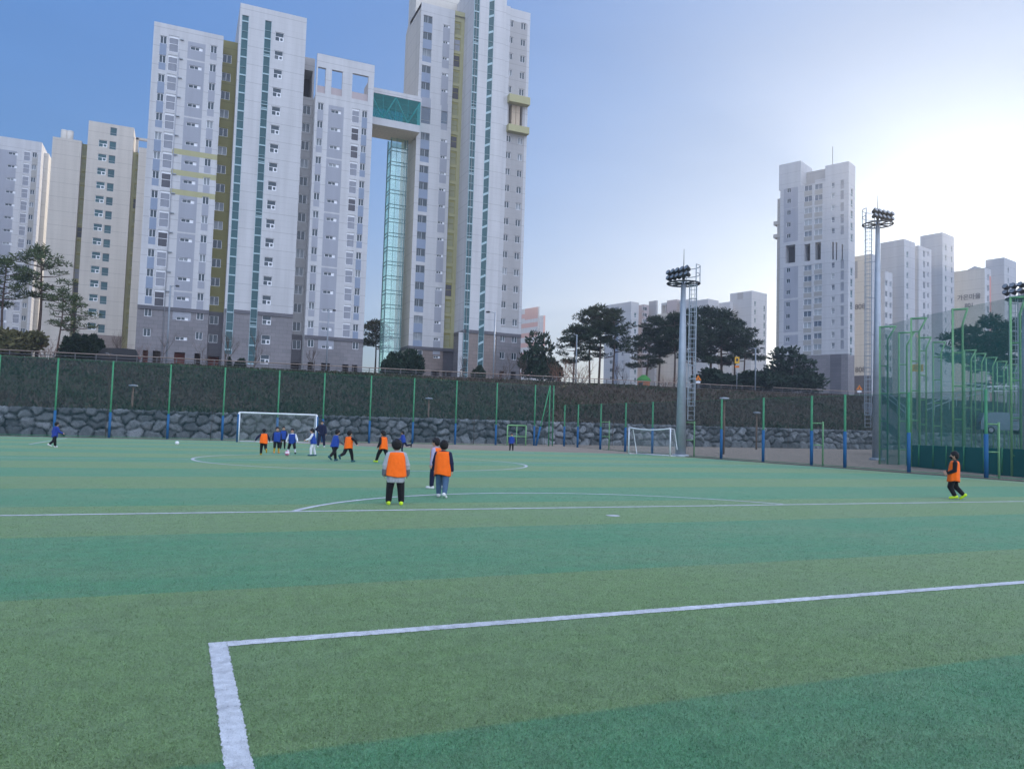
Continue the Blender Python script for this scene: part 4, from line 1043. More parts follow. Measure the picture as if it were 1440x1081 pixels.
# ====================== glass skybridge and the lift shaft under it
Yb=127.0
xb0,xb1=w3b+.02,xa0-.02
zA0,zA1=Z2(535,176.5,Yb)+zb2,Z2(535,125,Yb)+zb2
sb=empty('skybridge',((xb0+xb1)/2,Yb,zA0),0,'teal glazed skybridge joining the white block and the tallest tower','skybridge')
L2=(xb1-xb0)/2; Hh=zA1-zA0; Db=6.0
m=MB(); m.bx(-L2,L2,0,Db,0,1.25); m.build('floor_beam',paint('bridge_soffit',(.70,.60,.47),.7),sb)  # tan colour paints warm bounced light into the floor beam and soffit
m=MB(); m.bx(-L2,L2,-.05,Db,Hh-.9,Hh); m.build('roof_beam',M['white'],sb)
m=MB(); m.bx(-L2,L2,-.06,-.004,.0,1.25); m.build('fascia',M['white2'],sb)
def tealclear(name,col,k,thr=.5):
    t=NT(name); tr=t.n('ShaderNodeBsdfTransparent'); tr.inputs[0].default_value=(*col,1); g=t.n('ShaderNodeBsdfGlossy'); g.inputs[0].default_value=(.10,.42,.42,1) if thr>.5 else (.8,.95,.95,1); g.inputs['Roughness'].default_value=.05
    df=t.n('ShaderNodeBsdfDiffuse'); df.inputs[0].default_value=(.012,.16,.17,1) if thr>.5 else (.42,.62,.56,1)
    m0=t.n('ShaderNodeMixShader'); m0.inputs[0].default_value=thr; t.l(g.outputs[0],m0.inputs[1]); t.l(df.outputs[0],m0.inputs[2])
    m1=t.n('ShaderNodeMixShader'); m1.inputs[0].default_value=k; t.l(tr.outputs[0],m1.inputs[1]); t.l(m0.outputs[0],m1.inputs[2]); return t.done(m1)
M['bridgeglass']=tealclear('bridge_glass',(.10,.52,.50),.22,.6); M['shaftglass']=tealclear('shaft_glass',(.80,.95,.85),.22,.35)
for yy in(.02,Db-.1):
    m=MB(); m.quad((-L2,yy,1.25),(L2,yy,1.25),(L2,yy,Hh-.9),(-L2,yy,Hh-.9)); m.build('glass_wall',M['bridgeglass'],sb)
m=MB(); z0,z1=1.25,Hh-.9
for k in range(5):
    x=-L2+2*L2*k/4; m.box((x,.1,(z0+z1)/2),(.10,.1,z1-z0)); m.box((x,Db-.2,(z0+z1)/2),(.10,.1,z1-z0))
for q in(.25,.5,.75): m.box((0,.08,z0+(z1-z0)*q),(2*L2,.07,.06))
m.build('mullion_frame',M['spandrel'],sb)
for yy in(.35,Db-.45):
    m=MB()
    for k in range(4):
        xa,xb=-L2+2*L2*k/4,-L2+2*L2*(k+1)/4
        if k%2: xa,xb=xb,xa
        m.tube([(xa,yy-.2,z1),(xb,yy-.2,z0)],.11,8)
    m.build('diagonal_truss',M['frame'],sb)
# shaft
Ye=131.5
xe0,xe1=X2(542.5,400,Ye),X2(566.5,400,Ye)
ze1=Z2(555,188,Ye)+zb2
le=empty('lift_shaft',((xe0+xe1)/2,Ye,zb2),0,'tall free standing glass lift shaft with pale green panes below the skybridge','lift shaft')
w=(xe1-xe0)/2; Ht=zA0+.1-zb2; De=2.6
m=MB(); m.quad((-w,0,0),(w,0,0),(w,0,Ht),(-w,0,Ht)); m.build('front_glass',M['shaftglass'],le)
m=MB(); m.quad((-w,De,0),(-w,0,0),(-w,0,Ht),(-w,De,Ht)); m.build('side_glass',M['shaftglass'],le)
m=MB(); m.quad((-w,De,0),(w,De,0),(w,De,Ht),(-w,De,Ht)); m.build('rear_glass',M['shaftglass'],le)
M['shaftframe']=paint('shaft_frame',(.10,.20,.20),.4,.05)
m=MB()
for x in(-w,w*.92): m.box((x,.05,Ht/2),(.16,.2,Ht))
m.box((w*.72,.5,Ht/2),(.3,.3,Ht)); m.box((-w,De-.1,Ht/2),(.16,.2,Ht)); m.box((-w*.35,-.02,Ht/2),(.06,.08,Ht))
m.build('corner_column',M['shaftframe'],le)
m=MB(); z=.6
while z<Ht-.5:
    for q in(0,.62): 
        m.box((0,-.02,z+q),(2*w+.1,.1,.12)); m.box((-w,De/2,z+q),(.1,De,.12))
    z+=2.55
m.build('ring_beam',M['shaftframe'],le)

# ====================== cream block and the white block at the far left
def wedge(b,*a,**k): return body(b,*a,**k)
Yc=177.0; zb3=zroad(-10)
B3=Bld('apartment_block',(0,Yc,zb3),0,'cream apartment block with two olive strips and T shaped stair windows behind the pines')
X3=lambda xp,yp: atY(xp,yp,Yc)[0]
Z3=lambda xp,yp: atY(xp,yp,Yc)[2]-zb3
xs=[X3(q,300) for q in(67,108.5,116.7,181.5,190,196)]
zl,zm,zr=Z3(80,193),Z3(128,170),Z3(195,207)
f=front(B3,0,xs[0],xs[1],0,zl,['cream']); f.build(); body(B3,xs[0],xs[1],0,16,0,zl,'cream')
f=front(B3,1.5,xs[1],xs[2],0,Z3(120,200),['oliveL']); 
f.col((120,211),(104.5,462),14,1.3,2.45,'louver','oframe','louverO','louver_door',alt={6:('louverD','louver'),9:('louver','louver1'),10:('louverD','louver'),12:('louverD','louver')}); f.build('olive_wall')
f=front(B3,0,xs[2],xs[3],0,zm,['cream'])
f.col((145,202),(128.5,458.5),14,1.6,1.45,'tshape',fm='frame',gm='teal',name='landing_window')
f.col((159.7,185.3),(142.6,462),15,1.25,1.7,'tall',fm='gframe',gm='teal',name='stair_window')
f.panel(xs[2],xs[3],0,Z3(130,470),'stoneB'); f.build()
body(B3,xs[2],xs[3],1.7,16,0,zm,'cream','rear_block'); body(B3,xs[1],xs[2],1.6,15,0,Z3(120,200),'oliveL','recess_block'); 
m=MB(); m.quad((xs[3],0,0),(xs[3],1.7,0),(xs[3],1.7,zm),(xs[3],0,zm)); m.quad((xs[2],1.7,0),(xs[2],0,0),(xs[2],0,zm),(xs[2],1.7,zm)); m.quad((xs[2],0,zm-.01),(xs[3],0,zm-.01),(xs[3],1.7,zm-.01),(xs[2],1.7,zm-.01)); m.build('return_wall',M['cream'],B3.root)
f=front(B3,1.5,xs[3],xs[4],0,Z3(195,212),['oliveL']); f.col((194,226),(182,468),13,1.3,2.45,'louver','oframe','louverO','louver_door',alt={3:('louverD','louver')}); f.build('olive_wall')
f=front(B3,0,xs[4],xs[5]+1.8,0,zr,['cream']); f.build(); body(B3,xs[4],xs[5]+1.8,0,16,0,zr,'cream')
m=MB()
for q in(87,95.5):
    x=X3(q,190); m.tube([(x,3,zl-1),(x,3,zl+2.6)],.62,14)
m.build('roof_vent_pipe',M['cream2'],B3.root)
m=MB(); xq0=xs[3]+.3
for x in(xq0+.3,xs[5]+1.0): m.bx(x-.25,x+.25,2,2.5,zr-.5,zr+2.6)
m.bx(xq0,xs[5]+1.4,2,2.5,zr+2.2,zr+2.7); m.build('roof_frame',M['cream'],B3.root)
# far left white block, right face catches the sun
Yf=206.0
B4=Bld('apartment_block',(0,Yf,zb3),0,'pale lavender apartment block at the left edge behind the tallest pine')
X4=lambda xp,yp: atY(xp,yp,Yf)[0]
Z4=lambda xp,yp: atY(xp,yp,Yf)[2]-zb3
x0,x1=X4(-60,300),X4(52.5,300); zt=Z4(30,196)
f=front(B4,0,x0,x1,0,zt,['white'])
f.panel(X4(-20,300),X4(18,300),2,zt-3,'lav'); f.panel(X4(40,300),X4(48,300),2,zt-3,'beigep')
f.col((16.5,216),(3,470),15,1.9,.6,'slit',name='slit_window'); f.col((37.4,219),(21.5,465),15,1.3,2.45,'louver',gm='louver',name='louver_door'); f.col((47.6,217.8),(33,465),15,.95,1.2,'sliding')
f.col((-9,212),(-22,466),15,1.0,1.2,'sliding',name='bedroom_window')
f.build(); body(B4,x0,x1,0,14,0,zt,'white')
m=MB(); m.bx(x1,x1+.9,4,13,0,zt-1.2); m.build('side_bay',M['cream2'],B4.root)
# little white block between them, far behind
Yg=330.0; B5=Bld('apartment_block',(0,Yg,zb3),0,'small distant white block in the gap between the lavender and the cream block')
x0,x1=atY(52,320,Yg)[0],atY(74,320,Yg)[0]; zt=atY(64,292,Yg)[2]-zb3
f=front(B5,0,x0,x1,0,zt,['white']); f.col((62.5,305),(56,470),12,1.2,1.4,'sliding'); f.build(); body(B5,x0,x1,0,14,0,zt,'white')
m=MB()
for k in range(6): 
    x=x0+(x1-x0)*(k+.5)/6; m.bx(x-.3,x+.3,0.1,3,zt-.1,zt+1.6)
m.build('roof_fin',M['frame'],B5.root)
# ====================== turned blocks on the right, lit from behind
def newb(label,xc,D,azl,z=None,cat='apartment block',name='apartment_block'):
    p=atD(xc,600,D); z=zroad(p[0]) if z is None else z
    return Bld(name,(p[0],p[1],z),-(math.pi/2+R_(azl)),label,cat)
def corner(b,xc,D):
    p=atD(xc,600,D)-b.o; c,s_=math.cos(-b.a),math.sin(-b.a); return (p[0]*c-p[1]*s_,p[0]*s_+p[1]*c)
def rblock(b,xc,D,xl,xr,yt,ymid,mats,rmat=None,roof=True):
    """front wall from pixel column xl to the corner xc, right wall from xc to xr; yt = roof pixel at the corner"""
    cx,cy=corner(b,xc,D)
    f=Fac(b,(cx,cy),(1,0),(0,1),-1,0,0,1,list(mats)); r=Fac(b,(cx,cy),(0,1),(-1,0),0,1,0,1,[rmat or mats[0]],'side_wall')
    zt=f.px(xc,yt)[1]; u=f.px(xl,ymid)[0]; v=max(1.0,r.px(xr,ymid)[0]); v=min(v,45)
    f.r=(u,0,0,zt); r.r=(0,v,0,zt)
    def fin():
        f.build(); r.build()
        m=MB(); x0,x1,y0,y1=cx+u,cx,cy,cy+v
        m.quad((x0,y1,0),(x0,y0,0),(x0,y0,zt),(x0,y1,zt)); m.quad((x1,y1,0),(x0,y1,0),(x0,y1,zt),(x1,y1,zt)); m.cur=1; m.quad((x0,y0,zt-.02),(x1,y0,zt-.02),(x1,y1,zt-.02),(x0,y1,zt-.02))
        m.build('wall_block',[M[mats[0]],M['roof']],b.root)
    return f,r,fin,(cx,cy,u,v,zt)
# tower with three dark sky gardens
M['glassL']=glassmat('pale_window_glass',(.10,.13,.17),(.40,.43,.44),thr=.2)
T5=newb('tall grey white tower with a row of dark openings halfway up',1192,195,-24.4,cat='apartment tower',name='apartment_tower')
f,r,fin,g5=rblock(T5,1192,195,1096,1202,249,400,['white2'])
zb_=f.px(1150,499)[1]; f.panel(f.r[0],0,0,zb_,'stone'); f.panel(f.px(1167,530)[0],f.px(1183,530)[0],0,zb_,'stoneD'); r.panel(0,r.r[1],0,zb_,'stone')
P=lambda x,y:(1060+x/3.79,200+y/3.79)
for ya,yb in((245,345),(360,525),(668,828),(845,1010),(1030,1080)):
    a=f.px(*P(160,ya)); c=f.px(*P(235,yb)); f.panel(a[0],c[0],c[1],a[1],'lav')
seq=[(243,302),(362,487),(672,793),(852,975)]
rows=[245,302,365,428,488,670,728,788,852,915,975,1040,1098]
for cxp,shift in((288,0),(343,-8)):
    for k,yy in enumerate(rows):
        u,z=f.px(*P(cxp-.012*(yy-600)*.6,yy+shift)); f.window(u,z,2.1,1.5,'sliding',gm='glassL',name='window'); f.panel(u-1.05,u+1.05,z-2.0,z-.75,'beigep')
for k,yy in enumerate(rows):
    u,z=f.px(*P(184-.01*(yy-600),yy+12)); f.window(u,z,1.1,1.2,'sliding',name='bedroom_window')
    u,z=f.px(*P(422,yy-18+3)); f.window(u,z,.9,1.5,'tall',gm='glassL',name='landing_window')
    u,z=f.px(*P(471,yy-20)); f.window(u,z,.8,2.3,'louver',gm='louver',fm='gframe',name='louver_door')
for x0,x1,y0,y1 in((170,220,552,640),(270,300,545,632),(326,357,535,625),(417,426,533,625),(437,444,535,628),(468,475,545,632)):
    a=f.px(*P(x0,y0)); c=f.px(*P(x1,y1)); f.opening(a[0],c[0],c[1],a[1],2.2,'dark')
for k,yy in enumerate(rows):
    z=f.px(*P(500,yy))[1]; r.window(r.r[1]*.5,z-.6,min(1.6,r.r[1]*.5),2.0,'tall',gm='teal',name='stair_window')
fin()
cx,cy,u,v,zt=g5
# roof storeys: left house, right house, stair core
ul=f.px(1098,300)[0]; um=f.px(1125.5,300)[0]; ur=f.px(1160,300)[0]
z1=f.px(1126,226)[1]; z2=f.px(1192,227)[1]
def roofbox(b,f,x0,x1,d0,d1,za,zb,mat,name):
    cx,cy=f.o[0],f.o[1]; m=MB(); m.bx(cx+x0,cx+x1,cy+d0,cy+d1,za,zb); return m.build(name,M[mat],b.root)
roofbox(T5,f,ul-.6,um,-.02,8,zt-.05,z1,'white2','roof_house')
roofbox(T5,f,ur,-.01,.02,max(5,v-.1),zt-.05,z2,'white2','roof_house')
roofbox(T5,f,um,ur,4,7,zt-.05,z1-2.2,'greywall','roof_core')
roofbox(T5,f,f.px(1141,300)[0],ur,2.5,4,zt-.05,z2-2.4,'white2','roof_core')
m=MB(); m.tube([(cx+f.px(1167,220)[0],cy+2,z2),(cx+f.px(1167,220)[0],cy+2,z2+5.5)],.07,6); m.build('lightning_rod',M['darksteel'],T5.root)
m=MB(); zz=f.px(1090,315)[1]; m.bx(cx+u-2.3,cx+u-.01,1+cy,4+cy,zz,zz+1); m.bx(cx+u-2.3,cx+u-.01,1+cy,4+cy,zz-3.6,zz-2.6); m.bx(cx+u-1.3,cx+u-.01,cy+1.2,cy+9,0,zt-2); m.build('balcony_bay',M['cream'],T5.root)

def lettering(b,f,text,x,y,size,name='lettering'):
    u,z=f.px(x,y); cu=bpy.data.curves.new('lettering','FONT'); cu.body=text; cu.size=size; cu.align_x='CENTER'; cu.align_y='CENTER'; cu.extrude=.03; cu.offset=.015
    tmp=bpy.data.objects.new('t',cu); COL.objects.link(tmp)
    dg=bpy.context.evaluated_depsgraph_get(); me=bpy.data.meshes.new_from_object(tmp.evaluated_get(dg)); bpy.data.objects.remove(tmp)
    me.materials.clear(); me.materials.append(M['letter'])
    p=f.pt3(u,z,-.06); o=link(name,me,b.root,p,(math.pi/2,0,f.ang)); return o
# block 808
T6=newb('cream ended block numbered 808 beside the tallest floodlight mast',1225,205,-14)
f,r,fin,g6=rblock(T6,1225,205,1196,1233,357,450,['cream2'],'white2')
z=f.px(1210,528)[1]; f.panel(f.r[0],0,0,z,'stoneD')
u0=f.px(1200,375)[0]; f.panel(u0-.5,u0+1.2,f.px(1200,392)[1],f.px(1200,368)[1],'greywall')
lettering(T6,f,'808',1209.5,431.5,1.95); lettering(T6,f,'808',1210,520,1.95)
fin()
f,r,fin,_=rblock(T6,1244,207,1233,1255,381,450,['white'],'white'); 
for k in range(12):
    u,z=r.px(1246,398+k*15); 
    if u>0: r.window(max(.8,u),z,1.2,1.5,'sliding',name='window'); r.window(min(r.r[1]-.9,max(3.2,r.px(1252.5,400)[0])),z,1.2,1.5,'sliding',name='bedroom_window')
r.panel(0,r.r[1],0,r.px(1250,530)[1],'stoneD'); f.panel(f.r[0],0,0,f.px(1240,530)[1],'stoneD'); fin()
f,r,fin,_=rblock(T6,1271.5,212,1238,1287,336,420,['white2'],'white2')
for k in range(13):
    u,z=r.px(1276,358+k*14.6); r.window(u,z,.9,1.7,'tall',gm='teal',name='stair_window')
fin()
f,r,fin,_=rblock(T6,1292,216,1286,1310,345,420,['white2'],'white')
for k in range(13):
    u,z=r.px(1299.5,357+k*14.6); r.window(u,z,1.3,1.9,'sliding',name='window'); u,z=r.px(1305,357+k*14.6); r.window(u,z,1.0,1.4,'sliding',name='bedroom_window')
fin()
f,r,fin,_=rblock(T6,1326,222,1294,1342,326.5,420,['white2'],'white2')
for k in range(13):
    u,z=r.px(1330,348+k*14.6); r.window(u,z,.9,1.7,'tall',gm='teal',name='stair_window'); u,z=r.px(1338.5,350+k*14.6); r.window(min(u,r.r[1]-.7),z,.9,1.7,'tall',gm='teal',name='landing_window')
fin()
# block 801
T7=newb('cream ended block with grey lettering and the number 801',1386,225,-14)
f,r,fin,g7=rblock(T7,1386,225,1341,1394,376,450,['cream2'],'white')
lettering(T7,f,'가온마을',1362.5,418,1.8); lettering(T7,f,'801',1363,429.5,1.7)
z1=f.px(1372,373.5)[1]
m=MB(); cx,cy,u,v,zt=g7; m.poly([(cx+u*.62,cy+.3,zt-.1),(cx-.5,cy+.3,zt-.1),(cx+u*.33,cy+.3,z1)]); m.poly([(cx+u*.62,cy+6,zt-.1),(cx+u*.33,cy+6,z1),(cx-.5,cy+6,zt-.1)]); m.quad((cx+u*.62,cy+.3,zt-.1),(cx+u*.33,cy+.3,z1),(cx+u*.33,cy+6,z1),(cx+u*.62,cy+6,zt-.1)); m.quad((cx+u*.33,cy+.3,z1),(cx-.5,cy+.3,zt-.1),(cx-.5,cy+6,zt-.1),(cx+u*.33,cy+6,z1)); m.build('roof_gable',M['white2'],T7.root)
for k in range(11):
    u,z=r.px(1389.5,390+k*15); r.window(min(max(1,u),r.r[1]-1),z,1.3,1.9,'sliding')
r.panel(r.r[1]-1.2,r.r[1],0,r.r[3]-2,'pinkwall'); fin()
f,r,fin,_=rblock(T7,1414,232,1386,1430,361.5,450,['white2'],'white2')
for k in range(12):
    u,z=r.px(1418,380+k*15); r.window(u,z,.9,1.7,'tall',gm='teal',name='stair_window')
fin()
T8=newb('pale block cut by the right edge of the view beyond block 801',1500,240,-14)
f,r,fin,_=rblock(T8,1500,240,1431,1540,400,450,['white2'],'white2'); fin()
# grey blocks behind the pines in the middle
T9=newb('grey white block behind the pine group left of the near floodlight mast',884,268,-14)
f,r,fin,_=rblock(T9,884,268,850,897.5,424.5,470,['white'],'white2')
f.panel(f.px(864,450)[0],f.px(870,450)[0],2,f.px(866,432)[1],'bluegrey')
for k in range(9):
    u,z=f.px(875,452+k*11.4); f.window(u,z,1.0,1.5,'sliding'); u,z=f.px(859,452+k*11.4); f.window(u,z,1.6,1.4,'sliding',name='bedroom_window')
    u,z=r.px(893.5,443+k*11.4); r.window(u,z,1.1,1.7,'tall',gm='teal',name='stair_window')
fin()
f,r,fin,_=rblock(T9,902,272,896,911.5,428.5,470,['pinkgrey'],'pinkgrey')
for k in range(10):
    u,z=r.px(907,434+k*8.6); r.window(u,z,2.4,1.3,'sliding'); 
fin()
T10=newb('cream and grey stepped block with an open roof frame behind the near floodlight mast',955,276,-14)
f,r,fin,g10=rblock(T10,955,276,919,960,438,470,['cream'],'white2'); fin()
cx,cy,u,v,zt=g10; z1=f.px(940,421.5)[1]
m=MB(); m.bx(cx+u*.72,cx+u*.36,cy+3,cy+9,zt-.05,z1+.4); m.build('roof_house',M['pinkgrey'],T10.root)
m=MB(); m.bx(cx+u,cx,cy+4,cy+8,z1-.9,z1-.003); 
for q in(1,.86,.18,.02): m.bx(cx+u*q-.4*(q<.5)-.0,cx+u*q+.4,cy+4.01,cy+7.9,zt-.05,z1-.9)
m.build('roof_frame',M['white2'],T10.root)
f,r,fin,_=rblock(T10,919,274,911.5,924,423,470,['greywall'],'greywall'); fin()
T11=newb('long grey white block, tallest of the low blocks left of the tower',1055,270,-14)
f,r,fin,_=rblock(T11,1055,270,1026,1078,409,470,['white2'],'white2')
u0=f.px(1041,415)
f.panel(u0[0]-1.2,u0[0]+1.2,u0[1]-1.5,u0[1]+1.5,'greywall')
for k in range(10):
    u,z=r.px(1062,427+k*11.7); r.window(u,z,1.0,1.8,'tall',gm='teal',name='stair_window'); u,z=r.px(1075,434+k*11.7); r.window(min(u,r.r[1]-.8),z,1.0,2.2,'tall',gm='teal',name='landing_window')
fin()
f,r,fin,_=rblock(T11,993,268,955,1010,420.5,470,['white2'],'white2')
for k in range(9):
    u,z=r.px(997,440+k*11.7); r.window(u,z,1.0,1.8,'tall',gm='teal',name='stair_window')
fin()
f,r,fin,_=rblock(T11,1024,272,1004,1030,424.5,470,['white'],'white2'); fin()
# far red and white apartments
T12=newb('distant salmon banded apartment block just right of the tallest tower',757,430,-14)
f,r,fin,_=rblock(T12,752,430,728,757.5,432,460,['white'],'greywall')
for k in range(9): z=f.r[3]-3-k*5.6; f.panel(f.r[0],0,z-2.6,z,'pinkwall')
f.panel(-12,0,f.r[3]-6.5,f.r[3],'pinkwall')
fin()
T13=newb('distant white block with an orange red side, right of the salmon banded block',761,470,-14)
f,r,fin,_=rblock(T13,760,470,750,766.5,444,460,['white'],'pinkwall')
for k in range(8):
    for x in(752.5,757): u,z=f.px(x,450+k*4.4); f.window(u,z,1.7,1.4,'sliding')
fin()

# ====================== right edge: floodlights, batting cage, ramp
def floodlight(label,xb,yb,ytop,yant,face,ladder_side,D=None,rbase=.38):
    p=gpt(xb,yb,.1) if D is None else atD(xb,yb,D); zb=gz(p[0],p[1]); 
    dist=math.hypot(p[0],p[1]); 
    dep=(p-CAM)@fw; H=(atD(xb,ytop,dep)[2])-zb; Ha=atD(xb,yant,dep)[2]-zb
    # face: heading of the lamp row normal in world, ladder_side +1 right of view
    az=view_az(xb); g=empty('floodlight_mast',(p[0],p[1],zb),-az,label,'floodlight')
    b=MB(); b.tube([(0,0,-.2),(0,0,H*.5),(0,0,H)],[rbase,rbase*.75,rbase*.42],16); b.build('mast',M['galv'],g)
    b=MB(); b.tube([(0,0,-.1),(0,0,.15)],rbase*1.5,16); b.build('base_plate',M['galv'],g)
    b=MB(); b.tube([(0,0,H),(0,0,Ha)],[.05,.015],6); b.build('lightning_rod',M['darksteel'],g)
    # round head platform with guard rails
    fr=Matrix.Rotation(face,3,'Z')
    b=MB(); R=1.15
    b.tube([(R*math.cos(a),R*math.sin(a),H-.25) for a in np.linspace(0,2*math.pi,17)],.06,6,False)
    for k in range(4): a=k*math.pi/4; b.tube([(-R*math.cos(a),-R*math.sin(a),H-.25),(R*math.cos(a),R*math.sin(a),H-.25)],.05,6)
    for k in range(9):
        q=-.8+.2*k; hw_=math.sqrt(1-q*q)*R; b.tube([(q*R,-hw_,H-.22),(q*R,hw_,H-.22)],.02,4)
    b.build('platform',M['darksteel'],g)
    b=MB()
    for k in range(5):
        a=face+math.pi*.55+k*math.pi*.9/4; x,y=R*math.cos(a),R*math.sin(a); b.tube([(x,y,H-.25),(x,y,H+1.0)],.035,5)
    for zz in(.4,1.0): b.tube([(R*math.cos(a),R*math.sin(a),H+zz) for a in np.linspace(face+math.pi*.55,face+math.pi*1.45,10)],.03,5,False)
    b.build('guard_rail',M['galv'],g)
    # two rows of lamps on a cross bar
    b=MB(); 
    for row,zz in((0,.22),(1,.62)):
        q0=fr@Vector((.4,-1.1,0)); q1=fr@Vector((.4,1.1,0)); b.tube([(q0.x,q0.y,H+zz),(q1.x,q1.y,H+zz)],.06,6)
    q0=fr@Vector((.0,0,0)); q1=fr@Vector((.4,0,0)); b.tube([(0,0,H-.2),(0,0,H+.9)],.1,8); b.tube([(0,0,H+.6),(q1.x,q1.y,H+.6)],.06,6); b.build('lamp_bracket',M['darksteel'],g)
    for row,zz in((0,.22),(1,.62)):
        for k in range(5):
            c=fr@Vector((.5,-1.0+2.0*k/4,0)); rot=fr@Matrix.Rotation(R_(62),3,'Y')
            m=MB(); pts=[];rad=[]
            for t_,rr in((-.24,.08),(-.2,.13),(0,.17),(.14,.19),(.17,.19)): q=rot@Vector((0,0,t_)); pts.append((c.x+q.x,c.y+q.y,H+zz+q.z)); rad.append(rr)
            m.tube(pts,rad,12); o=m.build('flood_lamp',M['darksteel'],g)
            m=MB(); q=rot@Vector((0,0,.175)); q2=rot@Vector((0,0,.187)); m.tube([(c.x+q.x,c.y+q.y,H+zz+q.z),(c.x+q2.x,c.y+q2.y,H+zz+q2.z)],.165,12); m.build('lamp_lens',M['lampglass'],o)
    # caged ladder
    s_=ladder_side; x0=s_*(rbase*.6+.45); b=MB(); z0=2.6; z1=H-.3; wl=.22
    for dx in(-wl,wl): b.tube([(x0+dx,-.1,z0),(x0+dx,-.1,z1)],.03,5)
    z=z0
    while z<z1: b.tube([(x0-wl,-.1,z),(x0+wl,-.1,z)],.018,4); z+=.32
    z=z0+1
    while z<z1:
        b.tube([(x0+wl*1.35*math.cos(a),-.1-.5*math.sin(a)*1.0,z) for a in np.linspace(0,math.pi,8)],.022,4,False); z+=.95
    for a in(.5,1.2,1.95,2.65): b.tube([(x0+wl*1.35*math.cos(a),-.1-.5*math.sin(a),z0+1),(x0+wl*1.35*math.cos(a),-.1-.5*math.sin(a),z1)],.018,4)
    z=z0+1.5
    while z<z1: b.tube([(0,0,z),(x0,-.1,z)],.03,5); z+=3
    b.build('caged_ladder',M['galv'],g)
    return g
floodlight('grey floodlight mast standing just behind the right fence near the small white goal',957,640,391,346,R_(-140),1)
floodlight('tallest floodlight mast, its caged ladder on the left, at the cage corner',1233.5,645,306,268,R_(-38),-1)
floodlight('floodlight mast cut by the right edge of the view above the cage frames',1444,650,412,385,R_(-120),-1,D=52)

cg=empty('ball_cage',(50,40,.1),0,'tall enclosure of light green lattice posts and green netting beyond the right fence','batting cage')
def lattice(xp,y0,ytop,w_px,arm_px,row):
    """lattice post: pixel base (xp,y0), top y, width and arm length converted to metres at its depth"""
    p=gpt(xp,y0,.15); dep=(p-CAM)@fw; zt=atD(xp,ytop,dep)[2]-.1; mpp=dep/F; w=w_px*mpp; arm=arm_px*mpp; az=view_az(xp)
    zb_=gz(p[0],p[1])-.1
    bx_,by_=p[0]-50,p[1]-40; ux,uy=math.cos(az),-math.sin(az)
    q=lambda d,z:(bx_+ux*d,by_+uy*d,z)
    b=MB(); r=.062
    b.tube([q(0,zb_-.1),q(0,zt)],r,6); zk=zt-.85*max(1,arm/1.2)
    b.tube([q(w,zb_-.1),q(w,zk),q(arm,zt)],r,6); b.tube([q(-.05,zt),q(arm+.05,zt)],r,6)
    z=.9
    while z<zk: b.tube([q(0,z),q(w,z)],r*.75,5); z+=1.9
    b.build('lattice_post',M['greenL'],cg); return (bx_,by_,zt,zb_)
near=[lattice(1237,648.5,458,10,20,0),lattice(1281.5,652,446,10,19,0),lattice(1340.5,657.5,433,12,18,0),lattice(1423,664.5,416,11,18,0)]
e=near[-1]; f0=near[-2]
far=[lattice(*a,1) for a in((1264,650,466.5,10,19),(1293.5,647,473.5,8,14),(1312.5,646,480,10,15),(1357,645,491.5,8,14),(1372,644.5,496.5,8,13),(1387.5,644,502,8,13),(1403,643.8,507.6,8,12),(1418,643.6,512,8,12),(1432,643.5,516,7,11))]
m=MB()
ext=(2*e[0]-f0[0],2*e[1]-f0[1],e[2],e[3]); nn=near+[ext]
for a,c in zip(nn[:-1],nn[1:]): m.quad((a[0],a[1],a[3]),(c[0],c[1],c[3]),(c[0],c[1],c[2]),(a[0],a[1],a[2]))
ff=[near[0]]+far
for a,c in zip(ff[:-1],ff[1:]): m.quad((a[0],a[1],a[3]),(c[0],c[1],c[3]),(c[0],c[1],c[2]),(a[0],a[1],a[2]))
m.build('netting',M['cagenet'],cg)
m=MB()
for a,c in zip(nn[1:-1],nn[2:]):
    dx,dy=.12,.05
    m.poly([(a[0]+dx,a[1]+dy,a[3]-.05),(c[0]+dx,c[1]+dy,c[3]-.05),(c[0]+dx,c[1]+dy,1.25),(a[0]+dx,a[1]+dy,1.25)])
    m.poly([(a[0]+dx+.1,a[1]+dy+.04,1.25),(c[0]+dx+.1,c[1]+dy+.04,1.25),(c[0]+dx+.1,c[1]+dy+.04,c[3]-.05),(a[0]+dx+.1,a[1]+dy+.04,a[3]-.05)])
    m.poly([(a[0]+dx,a[1]+dy,1.25),(c[0]+dx,c[1]+dy,1.25),(c[0]+dx+.1,c[1]+dy+.04,1.25),(a[0]+dx+.1,a[1]+dy+.04,1.25)])
m.build('canvas_skirt',M['tgreen'],cg)
m=MB()
for a,c in zip(nn[1:-1],nn[2:]):
    for q in(.2,.55,.85):
        x=a[0]+(c[0]-a[0])*q; y=a[1]+(c[1]-a[1])*q; m.tube([(x-.1,y-.05,0),(x-.02,y-.02,1.3)],.045,6)
m.build('skirt_stay',M['green'],cg)
